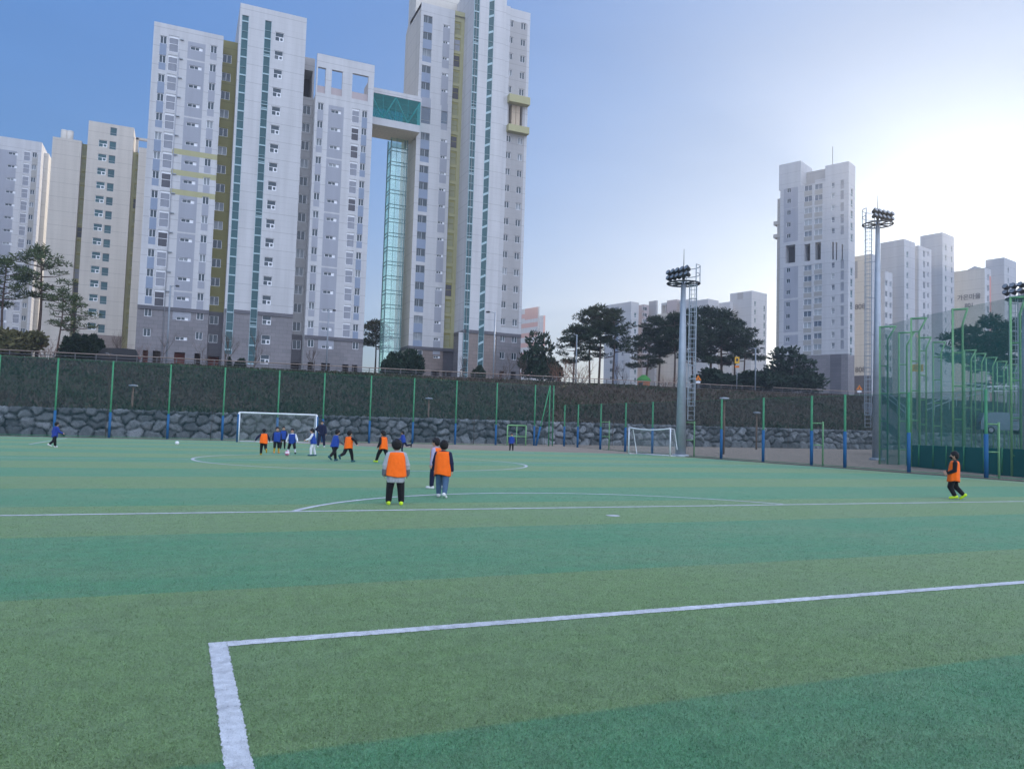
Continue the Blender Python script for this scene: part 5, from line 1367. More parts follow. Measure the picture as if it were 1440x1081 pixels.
# sloping ramp with handrails on the bank behind the cage
def ramp(name,pts,label,h=1.0,rails=(1.0,.5),mat='galv',w=1.4,pst=1.6,deck=True):
    P=[np.array(p) for p in pts]; o=P[0]
    g=empty(name,tuple(o),0,label,'handrail' if not deck else 'ramp')
    b=MB()
    for z in rails: b.tube([tuple(p-o+np.array([0,0,z])) for p in P],.055,6)
    b.build('handrail',M[mat],g)
    for a,c in zip(P[:-1],P[1:]):
        L=np.linalg.norm(c-a); n=max(1,int(L/pst))
        for k in range(n):
            p=a+(c-a)*k/n-o; b=MB(); b.tube([(0,0,-.3),(0,0,rails[0])],.04,6); b.build('post',M[mat],g,tuple(p))
    return g
def bk(x,y,D): 
    p=atD(x,y,D); return p
M['palesteel']=paint('pale_galvanised_rail',(.52,.60,.62),.4,.08)
ramp('ramp_railing',[bk(1303,584,70),bk(1345,567,74),bk(1395,557,78),bk(1445,556,84)],'pale steel railing of the ramp climbing the bank behind the cage nets',mat='palesteel')
ramp('ramp_railing',[bk(1317,546,100),bk(1380,552,100),bk(1445,562,100)],'pale steel railing along the top of the bank behind the cage nets',mat='palesteel',pst=4)
ramp('stair_railing',[bk(1238,558,78),bk(1262,578,74),bk(1285,598,70)],'grey stair railing running down the bank right of the tall floodlight mast',mat='galv',pst=1.5)
m=MB(); P0=bk(1238,566,78.3);P1=bk(1285,606,70.3); sd=empty('bank_stair',tuple(P1),0,'grey stone stair running down the bank behind the first cage post','stairs'); n=20
for k in range(n):
    q=P1+(P0-P1)*k/n-P1; az=view_az(1262); m.box((q[0],q[1]+.9,q[2]-.25),(2.0,1.0,.5),-az+R_(35))
m.build('stair_flight',M['stone'],sd)
# poles and plates behind the nets
def pole(name,label,cat,xp,yb,yt,D,r,mat,group=None):
    p=atD(xp,yb,D); h=atD(xp,yt,D)[2]-p[2]; g=empty(name,tuple(p),-view_az(xp),label,cat,group)
    b=MB(); b.tube([(0,0,-.6),(0,0,h)],r,8); b.build('pole',M[mat],g); return g,h
g,h=pole('sign_pole','cream pole carrying a yellow plate behind the second cage post','sign pole',1290.5,596,470,66,.11,'tan')
b=MB(); zc=atD(1292,517,66)[2]-g.location[2]; b.box((0,-.14,zc),(.85,.05,.6)); b.build('sign_plate',M['yellowsign'],g)
m=MB()
for z in(-.13,.02,.15): m.box((0,-.17,zc+z),(.6,.01,.05))
m.build('sign_marking',M['darksteel'],g)
pole('lamp_pole','slim white pole behind the cage netting beside the ramp','pole',1312,600,535,70,.09,'palesteel')
# small service van behind the nets
def car(name,label,loc,rz,L,Wd,H,mat,van=False):
    g=empty(name,loc,rz,label,'van' if van else 'car'); b=MB()
    prof=[(-L/2,.35),(-L/2+.02,H*.52),(-L/2+.25*(not van)+.05,H*.58),(-L*.30 if not van else -L*.42,H*.97),(-L*.1,H),(L*.22,H*.96),(L*.30 if not van else L*.33,H*.90),(L*.42,H*.60),(L*.495,H*.50),(L/2,H*.36),(L/2-.02,.35)]
    n=len(prof); ins=lambda z: .0 if z<H*.55 else .16*(z-H*.55)/(H*.45)
    Lf=[(x,-Wd/2+ins(z),z) for x,z in prof]; Rt=[(x,Wd/2-ins(z),z) for x,z in prof]
    b.poly(Lf); b.poly(list(reversed(Rt)))
    for i in range(n): j=(i+1)%n; b.quad(Lf[j],Lf[i],Rt[i],Rt[j])
    b.build('body',M[mat],g)
    m=MB()
    for sy in(-1,1):
        y=sy*(Wd/2-.055)
        for x0,x1 in((-L*.30,-L*.03),(0,L*.27)):
            m.poly([(x0,y+sy*.012,H*.60),(x1,y+sy*.012,H*.60),(x1-.18*(x0>=0),y-sy*.085,H*.88),(x0+.1,y-sy*.085,H*.88)])
    m.poly([(L*.415,-Wd*.40,H*.62),(L*.415,Wd*.40,H*.62),(L*.318,Wd*.36,H*.88),(L*.318,-Wd*.36,H*.88)]); m.build('window',M['carglass'],g)
    for x in(-L*.3,L*.31):
        for sy in(-1,1):
            m=MB(); m.tube([(x,sy*(Wd/2-.2),.33),(x,sy*(Wd/2+.01),.33)],.33,16); o=m.build('wheel',M['black'],g)
            m=MB(); m.tube([(x,sy*(Wd/2+.011),.33),(x,sy*(Wd/2+.02),.33)],.2,12); m.build('rim',M['galv'],o)
    for sy in(-1,1):
        m=MB(); m.ell((L*.488,sy*Wd*.36,H*.46),(.06,.18,.09)); m.build('headlight',M['lampglass'],g)
        m=MB(); m.box((-L/2-.005,sy*Wd*.38,H*.5),(.03,.2,.22)); m.build('tail_light',paint('tail_light_red',(.3,.02,.02),.3),g)
        m=MB(); m.box((L*.25,sy*(Wd/2+.09),H*.62),(.14,.18,.13)); m.build('mirror',M[mat],g)
    return g
M['bluevan']=paint('pale_blue_van_paint',(.14,.22,.26),.35,.05,2,.5)
p=atD(1411,610,72); car('parked_van','pale blue van parked behind the cage netting at the right edge',(p[0],p[1],p[2]),R_(-40),4.2,1.8,2.0,'bluevan',True)
p=atY(165,500,107.4); car('parked_van','black parked van on the road behind the railing beside the dark hedge',(p[0],107.4,zroad(p[0])+.02),R_(178),4.9,1.9,2.15,'carpaint',True)
# ------------------------------------------------------------------ railing along the top of the bank
RY=105.0
def railing(x0,x1,label):
    g=empty('road_railing',(x0,RY,zroad(x0)),0,label,'railing')
    n=int((x1-x0)/2.2)
    pb=MB(); pb.box((0,0,.45),(.09,.09,1.3)); pm=pb.mesh('post',M['railD'])
    for k in range(min(n,99)+1):
        x=(x1-x0)*k/n; link('post',pm,g,(x,0,zroad(x0+x)-zroad(x0)))
    k=(zroad(x1)-zroad(x0))
    for z,r,mt,nm in((1.12,.065,'rail','handrail'),(.75,.04,'railD','mid_rail'),(.42,.04,'railD','mid_rail'),(.1,.04,'railD','low_rail')):
        b=MB(); b.tube([(0,0,z),(x1-x0,0,z+k)],r,6); b.build(nm,M[mt],g)
railing(-34,126,'long low brown topped steel railing along the road above the bank')

# ------------------------------------------------------------------ street furniture
def lamp(name,label,xp,yb,yt,D,arm,mat='greypole',double=False,group='street lamps along the road'):
    g,h=pole(name,label,'street lamp',xp,yb,yt,D,.11,mat,group)
    b=MB()
    for s_ in ((arm,-arm) if double else (arm,)):
        b.tube([(0,0,h-.25),(s_*.35,0,h-.05),(s_,0,h+.02)],.05,6)
    b.build('arm',M[mat],g)
    for s_ in ((arm,-arm) if double else (arm,)):
        b=MB(); b.tube([(s_*.8,0,h-.02),(s_*1.0,0,h+.02),(s_*1.45,0,h+.0)],[.08,.16,.10],8); o=b.build('lamp_head',M['darksteel'],g)
        b=MB(); b.box((s_*1.15,0,h-.14),(.4,.2,.03)); b.build('lamp_lens',M['lampglass'],o)
    return g
lamp('street_lamp','dark street lamp in front of the left white wing, leftmost of the road lamps',233.5,516,400,104,.75)
lamp('street_lamp','dark street lamp in front of the third white wing with pierced parapet',458.5,524,435,114,.7)
lamp('street_lamp','grey street lamp with its arm to the left, in front of the tallest tower',693.5,536,438,118,-1.0,'galv')
lamp('street_lamp','slim street lamp with two arms, right of the big pine group',1062,548,489,132,.9,double=True)
lamp('street_lamp','slim grey street lamp among the pines right of the tallest tower',809.5,542,470,125,-.5)
def bollard_lamp(label,xp,yb,yt,D):
    g,h=pole('garden_lamp',label,'garden lamp',xp,yb,yt,D,.085,'woodpost','brown garden lamps')
    b=MB(); b.tube([(0,0,h-.05),(0,0,h+.05),(0,0,h+.12),(0,0,h+.16)],[.12,.42,.36,.1],14); b.build('lamp_shade',M['galv'],g)
bollard_lamp('brown garden lamp post behind the left part of the goal end fence',183,616,543,66.5/1.0)
bollard_lamp('brown garden lamp post behind the fence above the running boy in blue',601,622,561,74)
bollard_lamp('brown garden lamp post right of the near floodlight mast, behind the right fence',1017.5,640,561,63)
bollard_lamp('farther brown garden lamp post by the boulder wall right of the near floodlight mast',1063.5,632,581,80)
# warning signs
def warnsign(label,xp,yb,yt,D,mat='orangesign',sq=False,grp=None):
    g,h=pole('road_sign',label,'road sign',xp,yb,yt,D,.05,'galv')
    b=MB(); s_=.55
    if sq: b.box((0,-.08,h-.5),(.75,.04,1.1))
    else: b.poly([(-s_,-.07,h-.9),(s_,-.07,h-.9),(0,-.07,h)]); b.poly([(s_,-.03,h-.9),(-s_,-.03,h-.9),(0,-.03,h)]); b.quad((-s_,-.07,h-.9),(-s_,-.03,h-.9),(s_,-.03,h-.9),(s_,-.07,h-.9))
    b.build('sign_plate',M[mat],g)
    b=MB(); b.box((0,-.11,h-.62),(.12,.012,.35)) if not sq else b.box((0,-.11,h-.45),(.35,.012,.5)); b.build('sign_symbol',M['darksteel'],g)
    b=MB(); b.box((0,-.07,h-1.2-.4*sq),(.7,.04,.35)); b.build('sign_board',M['frame'] if not sq else M['orangesign'],g)
warnsign('orange triangular warning sign with a white board under the pines',981.5,553,527,128)
warnsign('yellow rectangular road sign high on a grey post beside the pines',1036,552,502,130,'yellowsign',True)
warnsign('orange triangular warning sign below the number 808',1208.5,562,541,138)
# little playhouse with green top
p=atY(905,540,117); g=empty('playhouse',(p[0],117,zroad(p[0])+.0),-view_az(902),'small orange playhouse with a green roof behind the railing under the pines','playhouse')
b=MB(); b.box((0,0,1.0),(2.2,2.0,2.0)); b.build('wall',paint('orange_playhouse',(.42,.15,.05),.6),g)
b=MB(); b.tube([(0,0,2.0),(0,0,2.4),(0,0,3.1)],[1.5,1.3,.4],6); b.build('roof',paint('green_playhouse_roof',(.06,.26,.06),.5),g)
b=MB(); b.box((-.5,-1.11,.95),(.8,.03,1.5)); b.build('door',M['dark'],g)

# ------------------------------------------------------------------ trees
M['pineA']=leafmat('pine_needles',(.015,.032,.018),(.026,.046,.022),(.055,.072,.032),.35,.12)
M['pineB']=leafmat('light_green_pine_needles',(.05,.085,.03),(.085,.115,.045),(.14,.16,.06),.35,.15)  # lighter, yellower green needles of the left pines
M['everg']=leafmat('dark_evergreen_leaves',(.012,.03,.02),(.022,.045,.026),(.04,.07,.035),.4,.08)
M['olivebush']=leafmat('olive_shrub_leaves',(.09,.10,.04),(.13,.12,.05),(.18,.15,.07),.4,.2)
M['bark']=paint('pine_bark',(.105,.075,.06),.9,.35,4,.1); M['barkG']=paint('grey_bark',(.11,.095,.085),.9,.3,5,.1)
M['twig']=paint('bare_twigs',(.105,.08,.065),.9,.3,3,.1); M['twigR']=paint('reddish_bare_twigs',(.20,.105,.07),.9,.3,3,.1)
def cards(pads,n_per,size,mat,name,seed,aspect=.28,up=.4):
    rs=np.random.RandomState(seed); VV=[]
    for (c,r,w) in pads:
        n=int(n_per*w); d=rs.normal(size=(n,3)); d/=np.linalg.norm(d,axis=1)[:,None]; rad=rs.uniform(.25,1,n)**.45
        P=np.array(c)+d*rad[:,None]*np.array(r)
        ax=rs.normal(size=(n,3)); ax[:,2]=np.abs(ax[:,2])*up+.15; ax+=d*.9; ax/=np.linalg.norm(ax,axis=1)[:,None]
        sd=np.cross(ax,rs.normal(size=(n,3))); sd/=np.linalg.norm(sd,axis=1)[:,None]
        L=(size*rs.uniform(.55,1.35,n))[:,None]; Wd=L*aspect
        VV.append(np.stack([P-sd*Wd*.5,P+sd*Wd*.5,P+ax*L+sd*Wd*.35,P+ax*L*1.05-sd*Wd*.35],1))
    V=np.concatenate(VV).reshape(-1,3); n=len(V)//4
    me=bpy.data.meshes.new(name); me.vertices.add(4*n); me.vertices.foreach_set('co',V.ravel().astype(np.float32)); me.loops.add(4*n); me.loops.foreach_set('vertex_index',np.arange(4*n,dtype=np.int32))
    me.polygons.add(n); me.polygons.foreach_set('loop_start',np.arange(0,4*n,4,dtype=np.int32)); me.materials.append(mat); me.update(calc_edges=True); return me
def pine_meshes(seed,H,crown0,spread,npad,dens=115,leaf=.42,mat='pineA',lean=0.0,dx=0,padf=.9):
    rr=random.Random(seed); tr=MB(); 
    pts=[];rad=[]; n=9
    for i in range(n):
        f=i/(n-1); pts.append((lean*H*f+.25*math.sin(f*5+seed)*f, .25*math.sin(f*4+seed*2)*f, H*.95*f)); rad.append(.03+.020*H*(1-f)**.8*.6+.02)
    tr.tube(pts,rad,8); pads=[]
    for k in range(npad):
        f=crown0+(1-crown0)*((k+.5)/npad)**.85; i=min(n-2,int(f*(n-1))); t=f*(n-1)-i; o=[pts[i][q]+(pts[i+1][q]-pts[i][q])*t for q in range(3)]
        a=k*2.4+rr.uniform(-.5,.5); g=(f-crown0)/(1-crown0); ext=spread*(.45+.65*math.sin(math.pi*min(1,.25+.72*g)))*rr.uniform(.6,1.12)
        if g>.9: ext*=.35
        rise=rr.uniform(-.05,.28)*ext+(.3*g); e=(o[0]+ext*math.cos(a),o[1]+ext*math.sin(a),o[2]+rise); mdl=((o[0]+e[0])/2,(o[1]+e[1])/2,(o[2]+e[2])/2-.08*ext)
        tr.tube([o,mdl,e],[.05+.006*H*(1-g),.045,.02],5)
        m=rr.randint(2,4)
        for j in range(m):
            q=.55+.5*j/m; s_=padf*spread*rr.uniform(.2,.34); c=(o[0]+(e[0]-o[0])*q+rr.uniform(-.5,.5)*s_,o[1]+(e[1]-o[1])*q+rr.uniform(-.5,.5)*s_,o[2]+(e[2]-o[2])*q+rr.uniform(0,.25))
            pads.append((c,(s_*1.15,s_*1.15,s_*rr.uniform(.28,.45)),s_*s_*.9))
    pads.append(((pts[-1][0],pts[-1][1],H*.97),(spread*.3,spread*.3,spread*.2),spread*spread*.1))
    return tr.mesh('trunk',M['bark']),cards(pads,dens,leaf,M[mat],'crown',seed)
PINES=[pine_meshes(3,14,.50,4.0,15),pine_meshes(8,12,.42,3.6,15),pine_meshes(14,11,.60,3.4,12),pine_meshes(23,13,.35,4.2,18,lean=.05)]
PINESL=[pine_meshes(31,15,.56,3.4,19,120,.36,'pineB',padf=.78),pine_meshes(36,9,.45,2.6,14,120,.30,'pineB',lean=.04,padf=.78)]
def tree(name,label,cat,meshes,xp,ytop,ybase,D=None,Y=None,Href=None,wscale=1.0,rz=0,group=None):
    p=atY(xp,ybase,Y) if Y else atD(xp,ybase,D); z=gz(p[0],p[1]); dep=(p-CAM)@fw
    zt=atD(xp,ytop,dep)[2]; s_=(zt-z)/Href
    g=empty(name,(p[0],p[1],z-.05),rz,label,cat,group); g.scale=(s_*wscale,s_*wscale,s_)
    link('trunk',meshes[0],g); link('crown',meshes[1],g); return g
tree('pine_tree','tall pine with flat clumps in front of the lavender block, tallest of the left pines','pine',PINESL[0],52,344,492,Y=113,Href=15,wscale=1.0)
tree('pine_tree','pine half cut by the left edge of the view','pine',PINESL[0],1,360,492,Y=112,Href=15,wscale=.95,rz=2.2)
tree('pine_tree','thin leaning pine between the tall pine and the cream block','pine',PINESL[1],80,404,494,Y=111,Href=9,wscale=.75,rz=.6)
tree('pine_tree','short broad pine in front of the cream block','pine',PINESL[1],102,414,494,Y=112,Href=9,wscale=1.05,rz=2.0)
tree('pine_tree','pine in the gap between the white block and the lift shaft','pine',PINES[2],527,452,520,Y=150,Href=11,wscale=1.0,rz=1.0)
mp=[(806,456,3,1.0,.9,'leftmost slim pine of the group right of the tallest tower'),(829,434,0,.9,.7,'tall pine, second from the left in the group right of the tallest tower'),(842,431,2,.95,.9,'tall flat topped pine in the middle of the group left of the near mast'),(862,436,1,.9,2.5,'pine with its crown to the right, last of the group left of the near mast')]
for x,yt,k,ws,rz,l in mp: tree('pine_tree',l,'pine',PINES[k],x,yt,540,Y=113+(x%7),Href=[14,12,11,13][k],wscale=ws,rz=rz,group='pines along the road')
mp=[(908,462,3,1.15,.3,'low spreading pine left of the near floodlight mast'),(926,446,1,1.0,1.4,'dark pine whose crown touches the near floodlight mast from the left'),(948,440,0,.95,2.2,'pine directly behind the near floodlight mast'),(975,436,3,1.0,3.0,'pine behind the ladder of the near floodlight mast'),(998,433,1,1.15,.9,'tallest pine right of the near floodlight mast'),(1014,437,3,1.1,4.2,'dense pine in the middle of the dark group right of the mast'),(1033,450,0,1.05,5.1,'pine on the right side of the dark group'),(1046,474,2,1.1,2.9,'outermost pine on the right end of the dark group')]
for x,yt,k,ws,rz,l in mp: tree('pine_tree',l,'pine',PINES[k],x,yt,550,Y=112+(x%9),Href=[14,12,11,13][k],wscale=ws,rz=rz,group='pines along the road')
mp=[(1364,462,2,1.1,.5,'loose pine behind the cage net below the lettering'),(1397,444,0,1.05,1.7,'tallest dark pine behind the cage net in front of block 801'),(1418,470,1,1.0,2.6,'shorter dark pine behind the cage net right of the tallest one'),(1446,448,3,1.0,3.3,'dark pine cut by the right edge of the view')]
for x,yt,k,ws,rz,l in mp: tree('pine_tree',l,'pine',PINES[k],x,yt,560,D=118+(x%6),Href=[14,12,11,13][k],wscale=ws,rz=rz,group='pines behind the cage')
# broadleaf evergreens and shrubs
def bush_meshes(seed,npad,r,h,mat,dens=170,leaf=.3,flat=.7):
    rr=random.Random(seed); tr=MB(); pads=[]
    for k in range(4): a=k*1.7+rr.random(); tr.tube([(0,0,0),(r*.25*math.cos(a),r*.25*math.sin(a),h*.35),(r*.55*math.cos(a),r*.55*math.sin(a),h*.7)],[.09,.06,.02],5)
    for k in range(npad):
        a=rr.uniform(0,6.28); q=math.sqrt(rr.random()); z=h*(.25+.7*rr.random()*(1-.55*q*q)); s_=r*rr.uniform(.22,.42)
        pads.append(((r*.72*q*math.cos(a),r*.72*q*math.sin(a),z),(s_,s_,s_*flat),s_*s_*1.5/max(.4,r*r*.12)))
    return tr.mesh('stem',M['barkG']),cards(pads,dens,leaf,M[mat],'foliage',seed,.5)
def cone_meshes(seed,r,h,mat):
    rr=random.Random(seed); tr=MB(); tr.tube([(0,0,0),(0,0,h*.9)],[.09,.02],5); pads=[]
    for k in range(26):
        f=.08+.88*k/25; q=r*(1-f)**.8; a=k*2.4; pads.append(((q*.5*math.cos(a),q*.5*math.sin(a),h*f),(q*.65+.12,q*.65+.12,.3),.9))
    return tr.mesh('trunk',M['barkG']),cards(pads,110,.3,M[mat],'crown',seed,.4)
BUSH=[bush_meshes(5,24,3.0,4.6,'everg',120,.34),bush_meshes(6,22,2.2,2.6,'everg'),bush_meshes(9,20,2.2,2.4,'olivebush')]
CONE=[cone_meshes(12,1.3,4.2,'everg')]
for i,(x,yt,ws) in enumerate(((92,474,1.0),(105,470,1.1),(117,472,1.05),(130,471,1.15),(140,478,1.0))):
    tree('conifer_shrub',['small dark conifer, leftmost of the hedge row by the black van','dark conifer, second of the hedge row by the black car','dark conifer in the middle of the hedge row by the black car','dark conifer, tallest on the right of the hedge row','dark conifer touching the black parked van'][i],'conifer',CONE[0],x,yt,505,Y=107.6,Href=4.2,wscale=ws*1.15,rz=i*1.3,group='hedge of dark conifers')
tree('evergreen_tree','round dark evergreen tree left of the tower with dark openings','evergreen tree',BUSH[0],1110,488,552,Y=114,Href=4.7,wscale=1.08)
tree('evergreen_tree','dark evergreen tree against the right edge of the tallest tower','evergreen tree',BUSH[0],760,467,536,Y=116,Href=4.7,wscale=.62,rz=1)
tree('evergreen_shrub','dark evergreen bush below the skybridge beside the lift shaft','shrub',BUSH[1],553,496,522,Y=112,Href=2.7,wscale=.6)
tree('evergreen_shrub','dark evergreen bush in front of the entrance of the tallest tower','shrub',BUSH[1],578,492,524,Y=113,Href=2.7,wscale=.5,rz=2)
tree('evergreen_shrub','small dark bush under the stair glass of the tallest tower','shrub',BUSH[1],673,514,534,Y=117,Href=2.7,wscale=.5,rz=1)
tree('evergreen_shrub','small dark bush in front of the tall centre wing, left one','shrub',CONE[0],322,502,520,Y=110,Href=4.2,wscale=.9)
tree('evergreen_shrub','small dark bush in front of the tall centre wing, right one','shrub',BUSH[1],338,504,520,Y=110,Href=2.7,wscale=.55,rz=.5)
tree('evergreen_shrub','dark bush at the foot of the right end of the pine group','shrub',BUSH[1],1052,522,552,Y=109,Href=2.7,wscale=1.4,rz=.7)
tree('evergreen_shrub','low dark bush between the round evergreen and the pine group','shrub',BUSH[1],1080,528,553,Y=109,Href=2.7,wscale=1.4,rz=2.7)
tree('evergreen_shrub','low dark bush below the lowest pine branches right of the mast','shrub',BUSH[1],1005,520,551,Y=110,Href=2.7,wscale=1.4,rz=3.7)
tree('olive_shrub','olive green shrub at the left edge behind the railing','shrub',BUSH[2],22,458,503,Y=109,Href=2.5,wscale=1.0)
# bare trees and saplings
def bare_meshes(seed,H,mat,levels=4,spread=.5,n0=5,r0=.10,bushy=False):
    rr=random.Random(seed); b=MB(); tw=MB()
    def br(p,d,L,r,lv):
        q=[p]; dd=Vector(d)
        for k in range(3): dd=(dd+Vector((rr.uniform(-.18,.18),rr.uniform(-.18,.18),.08))).normalized(); q.append(tuple(Vector(q[-1])+dd*L/3))
        (b if lv>=levels-1 else tw).tube(q,[r,r*.8,r*.65,r*.45],5 if lv>1 else 3,False)
        if lv<=0: return
        for k in range(rr.randint(3,4)):
            t=rr.choice((1,2,3)); a=rr.uniform(0,6.28); s_=rr.uniform(.4,.95)*spread*1.6
            nd=(dd+Vector((math.cos(a)*s_,math.sin(a)*s_,rr.uniform(-.1,.4)))).normalized()
            br(q[t],nd,L*rr.uniform(.55,.8),r*.5,lv-1)
    if bushy:
        for k in range(n0): a=k*6.28/n0+rr.random(); br((.1*math.cos(a),.1*math.sin(a),0),Vector((math.cos(a)*.55,math.sin(a)*.55,1)).normalized(),H*.42,r0*.5,levels-1)
    else: br((0,0,0),Vector((0,0,1)),H*.46,r0,levels)
    return b.mesh('trunk',M[mat]),tw.mesh('crown',M[mat])
BARE=[bare_meshes(2,6,'twig'),bare_meshes(4,6,'twig',4,.4),bare_meshes(6,3.2,'twigR',4,.6,7,.06,True)]
SAP=[bare_meshes(11,6,'twig',3,.3,5,.06),bare_meshes(12,6,'twig',3,.28,5,.06)]
bt=[(165,455,0,108,'leafless orange brown tree between the hedge and the left white wing'),(226,470,1,112,'small leafless tree in front of the left white wing'),(318,452,0,112,'leafless tree in front of the olive strip of the white block'),(356,462,1,113,'leafless tree in front of the tall centre wing'),(287,478,1,113,'thin leafless tree left of the olive strip entrance'),(440,478,0,112,'small leafless tree left of the pierced wing'),(651,487,0,115,'small leafless tree at the corner of the tallest tower'),(712,494,1,114,'small leafless tree in front of the right half of the tallest tower'),(733,492,0,114,'small leafless tree at the right edge of the tallest tower'),(868,502,0,112,'leafless grey shrub tree among the pines left of the playhouse'),(880,508,1,113,'second leafless shrub tree just left of the playhouse')]
for i,(x,yt,k,Y,l) in enumerate(bt): tree('bare_tree',l,'bare tree',BARE[k],x,yt,520,Y=Y,Href=6.2,wscale=1.0,rz=i*1.1,group='leafless young trees')
bs=[(66,462,109,'reddish leafless shrub behind the railing right of the tall left pine'),(185,470,110,'reddish leafless shrub right of the black van'),(790,492,110,'reddish leafless shrub left of the slim pine'),(815,490,111,'reddish leafless shrub under the slim pine trunk'),(700,512,110,'thin reddish shrub behind the railing at the tallest tower'),(1030,524,110,'reddish leafless shrub under the dark pine group'),(1140,520,112,'leafless shrub before the foot of the tower with dark openings'),(940,516,112,'leafless shrub just left of the near floodlight mast')]
for i,(x,yt,Y,l) in enumerate(bs): tree('bare_shrub',l,'bare shrub',BARE[2],x,yt,520,Y=Y,Href=3.4,wscale=1.15,rz=i*.9,group='leafless shrubs')
sp=[(148,500,66.5,'thin leafless sapling before the boulder wall, leftmost'),(296,545,67,'thin leafless sapling before the boulder wall left of the goal'),(432,560,67,'thin leafless sapling behind the right goal post'),(666,512,67,'tallest thin sapling before the boulder wall right of the centre'),(766,572,67.5,'short thin sapling in the corner of the two fences'),(861,556,67.5,'thin leafless sapling left of the small white goal'),(1108,560,68,'thin leafless sapling before the boulder wall at the right')]
for i,(x,yt,Y,l) in enumerate(sp): tree('bare_sapling',l,'sapling',SAP[i%2],x,yt,618,Y=Y,Href=5.6,wscale=.55,rz=i*1.7,group='leafless saplings before the boulder wall')
# ------------------------------------------------------------------ light, sky, camera
SUNX,SUNY=1372,384
SKYP,SKYK,SKYL=.6,1.6,21.0
SKYFILL=12.2  # strength of the fill light added to the sky behind the camera
d=ray(SUNX,SUNY); SAZ=math.atan2(d[0],d[1]); SEL=math.atan2(d[2],math.hypot(d[0],d[1]))
w=bpy.data.worlds.new('World'); sc.world=w; w.use_nodes=True; nt=w.node_tree; bg=nt.nodes['Background']
sky=nt.nodes.new('ShaderNodeTexSky'); sky.sky_type='NISHITA'; sky.sun_disc=False; sky.sun_elevation=SEL; sky.sun_rotation=SAZ; sky.altitude=60; sky.air_density=1.0; sky.dust_density=1.9; sky.ozone_density=6.2
lum=nt.nodes.new('ShaderNodeRGBToBW'); nt.links.new(sky.outputs[0],lum.inputs[0])
pw_=nt.nodes.new('ShaderNodeMath'); pw_.operation='POWER'; nt.links.new(lum.outputs[0],pw_.inputs[0]); pw_.inputs[1].default_value=-SKYP
kk=nt.nodes.new('ShaderNodeMath'); kk.operation='MULTIPLY'; nt.links.new(pw_.outputs[0],kk.inputs[0]); kk.inputs[1].default_value=SKYK
g3=nt.nodes.new('ShaderNodeMath'); g3.operation='MULTIPLY'; nt.links.new(lum.outputs[0],g3.inputs[0]); g3.inputs[1].default_value=1/SKYL
g4=nt.nodes.new('ShaderNodeMath'); g4.operation='POWER'; nt.links.new(g3.outputs[0],g4.inputs[0]); g4.inputs[1].default_value=2.2
g5=nt.nodes.new('ShaderNodeMath'); g5.operation='ADD'; nt.links.new(g4.outputs[0],g5.inputs[0]); g5.inputs[1].default_value=1.0
g6=nt.nodes.new('ShaderNodeMath'); g6.operation='MULTIPLY'; nt.links.new(g5.outputs[0],g6.inputs[0]); nt.links.new(kk.outputs[0],g6.inputs[1]); g7=nt.nodes.new('ShaderNodeMath'); g7.operation='MINIMUM'; nt.links.new(g6.outputs[0],g7.inputs[0]); g7.inputs[1].default_value=4.0; kk=g7
vm=nt.nodes.new('ShaderNodeVectorMath'); vm.operation='SCALE'; nt.links.new(sky.outputs[0],vm.inputs[0]); nt.links.new(kk.outputs[0],vm.inputs['Scale'])
# bright lobe added to the unseen sky behind the camera, fills facades and turf
def wn(t,**k):
    n=nt.nodes.new(t)
    for a,v in k.items(): setattr(n,a,v)
    return n
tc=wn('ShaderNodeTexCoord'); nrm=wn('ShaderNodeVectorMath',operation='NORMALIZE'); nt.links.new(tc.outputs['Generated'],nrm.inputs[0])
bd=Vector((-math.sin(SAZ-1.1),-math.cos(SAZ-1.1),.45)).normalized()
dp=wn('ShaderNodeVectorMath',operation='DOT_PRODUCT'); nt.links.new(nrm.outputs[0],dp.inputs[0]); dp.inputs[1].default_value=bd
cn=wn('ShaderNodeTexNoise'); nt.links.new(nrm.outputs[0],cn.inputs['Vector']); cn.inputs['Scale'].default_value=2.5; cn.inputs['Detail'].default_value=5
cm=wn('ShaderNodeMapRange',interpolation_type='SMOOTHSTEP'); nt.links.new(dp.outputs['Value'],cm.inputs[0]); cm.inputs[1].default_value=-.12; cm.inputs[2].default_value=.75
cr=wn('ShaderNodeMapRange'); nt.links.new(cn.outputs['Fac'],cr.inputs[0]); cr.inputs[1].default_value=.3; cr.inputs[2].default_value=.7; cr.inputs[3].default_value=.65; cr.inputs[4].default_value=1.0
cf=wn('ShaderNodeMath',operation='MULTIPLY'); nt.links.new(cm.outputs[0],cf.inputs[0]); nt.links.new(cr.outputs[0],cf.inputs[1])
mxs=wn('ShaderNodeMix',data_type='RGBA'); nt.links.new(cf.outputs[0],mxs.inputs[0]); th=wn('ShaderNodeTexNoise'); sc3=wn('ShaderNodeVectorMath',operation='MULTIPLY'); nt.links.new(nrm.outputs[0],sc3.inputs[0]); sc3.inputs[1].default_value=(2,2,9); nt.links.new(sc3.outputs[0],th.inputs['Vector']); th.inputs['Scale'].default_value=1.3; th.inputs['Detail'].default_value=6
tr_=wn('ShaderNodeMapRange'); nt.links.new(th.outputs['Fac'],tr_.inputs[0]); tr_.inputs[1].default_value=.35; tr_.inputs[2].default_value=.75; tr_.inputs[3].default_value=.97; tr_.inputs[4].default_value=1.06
vm2=wn('ShaderNodeVectorMath',operation='SCALE'); nt.links.new(vm.outputs[0],vm2.inputs[0]); nt.links.new(tr_.outputs[0],vm2.inputs['Scale'])
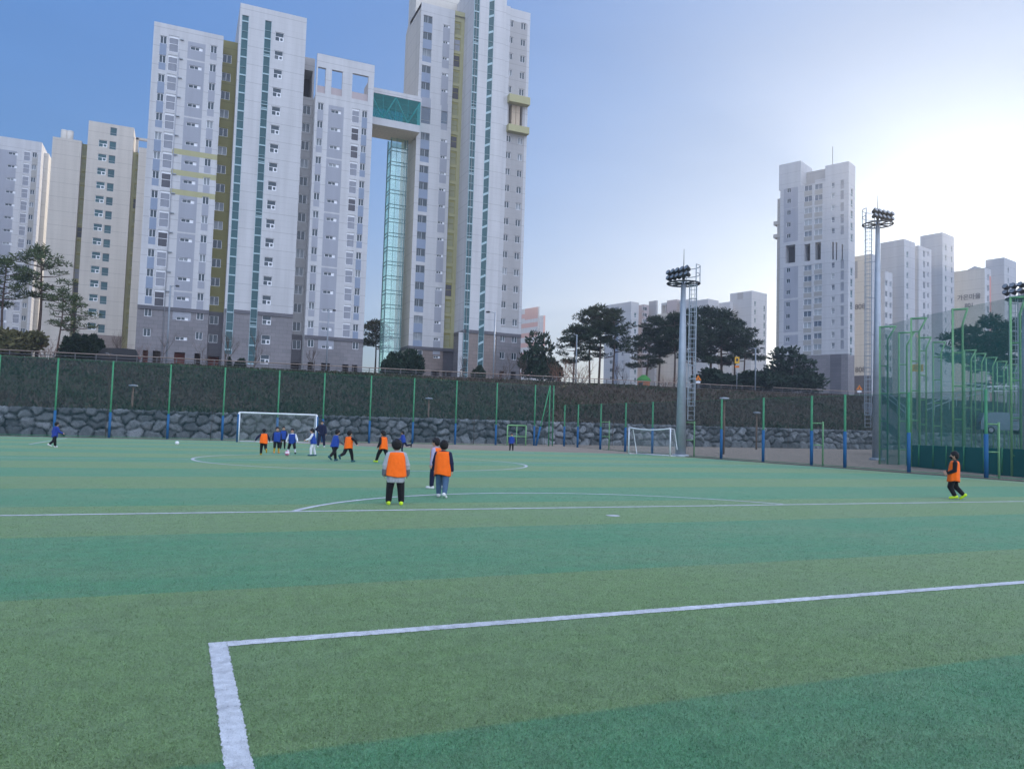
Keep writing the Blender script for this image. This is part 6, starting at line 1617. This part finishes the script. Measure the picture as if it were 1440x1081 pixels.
nt.links.new(vm2.outputs[0],mxs.inputs[6]); mxs.inputs[7].default_value=(SKYFILL*.87,SKYFILL*.98,SKYFILL*1.25,1)
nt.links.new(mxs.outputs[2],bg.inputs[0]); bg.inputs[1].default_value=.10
HAZE=.0007
if HAZE:
    hm=bpy.data.materials.new('thin_haze'); hm.use_nodes=True; t_=hm.node_tree; t_.nodes.clear(); o_=t_.nodes.new('ShaderNodeOutputMaterial'); v_=t_.nodes.new('ShaderNodeVolumePrincipled')
    v_.inputs['Color'].default_value=(.93,.955,1,1); v_.inputs['Density'].default_value=HAZE; v_.inputs['Anisotropy'].default_value=.55; t_.links.new(v_.outputs[0],o_.inputs['Volume'])
    hb=MB(); hb.bx(-420,620,-60,720,-1.5,118); tag(hb.build('haze',hm),kind='stuff')
sl=bpy.data.lights.new('sun','SUN'); sl.energy=2.6; sl.angle=R_(.5); sl.color=(1.0,.86,.68); so=bpy.data.objects.new('sun',sl); COL.objects.link(so)
so.rotation_euler=Vector((math.sin(SAZ)*math.cos(SEL),math.cos(SAZ)*math.cos(SEL),math.sin(SEL))).to_track_quat('Z','Y').to_euler(); so.location=(150,120,90)
cam=bpy.data.cameras.new('camera'); co=bpy.data.objects.new('camera',cam); COL.objects.link(co)
cam.sensor_fit='HORIZONTAL'; cam.sensor_width=36; cam.lens=36*F/1440; cam.clip_start=.05; cam.clip_end=8000
Mx=Matrix((tuple(CR)+(0,),tuple(CU)+(0,),tuple(-fw)+(HC,),(0,0,0,1)))
Mx=Matrix(((CR[0],CU[0],-fw[0],0),(CR[1],CU[1],-fw[1],0),(CR[2],CU[2],-fw[2],HC),(0,0,0,1)))
co.matrix_world=Mx; sc.camera=co
sc.render.engine='CYCLES'; sc.cycles.use_denoising=True; sc.cycles.max_bounces=7; sc.cycles.transparent_max_bounces=24; sc.cycles.diffuse_bounces=3; sc.cycles.glossy_bounces=3; sc.cycles.sample_clamp_indirect=8
sc.view_settings.view_transform='Standard'; sc.view_settings.look='None'; sc.view_settings.gamma=1; sc.view_settings.exposure=.72
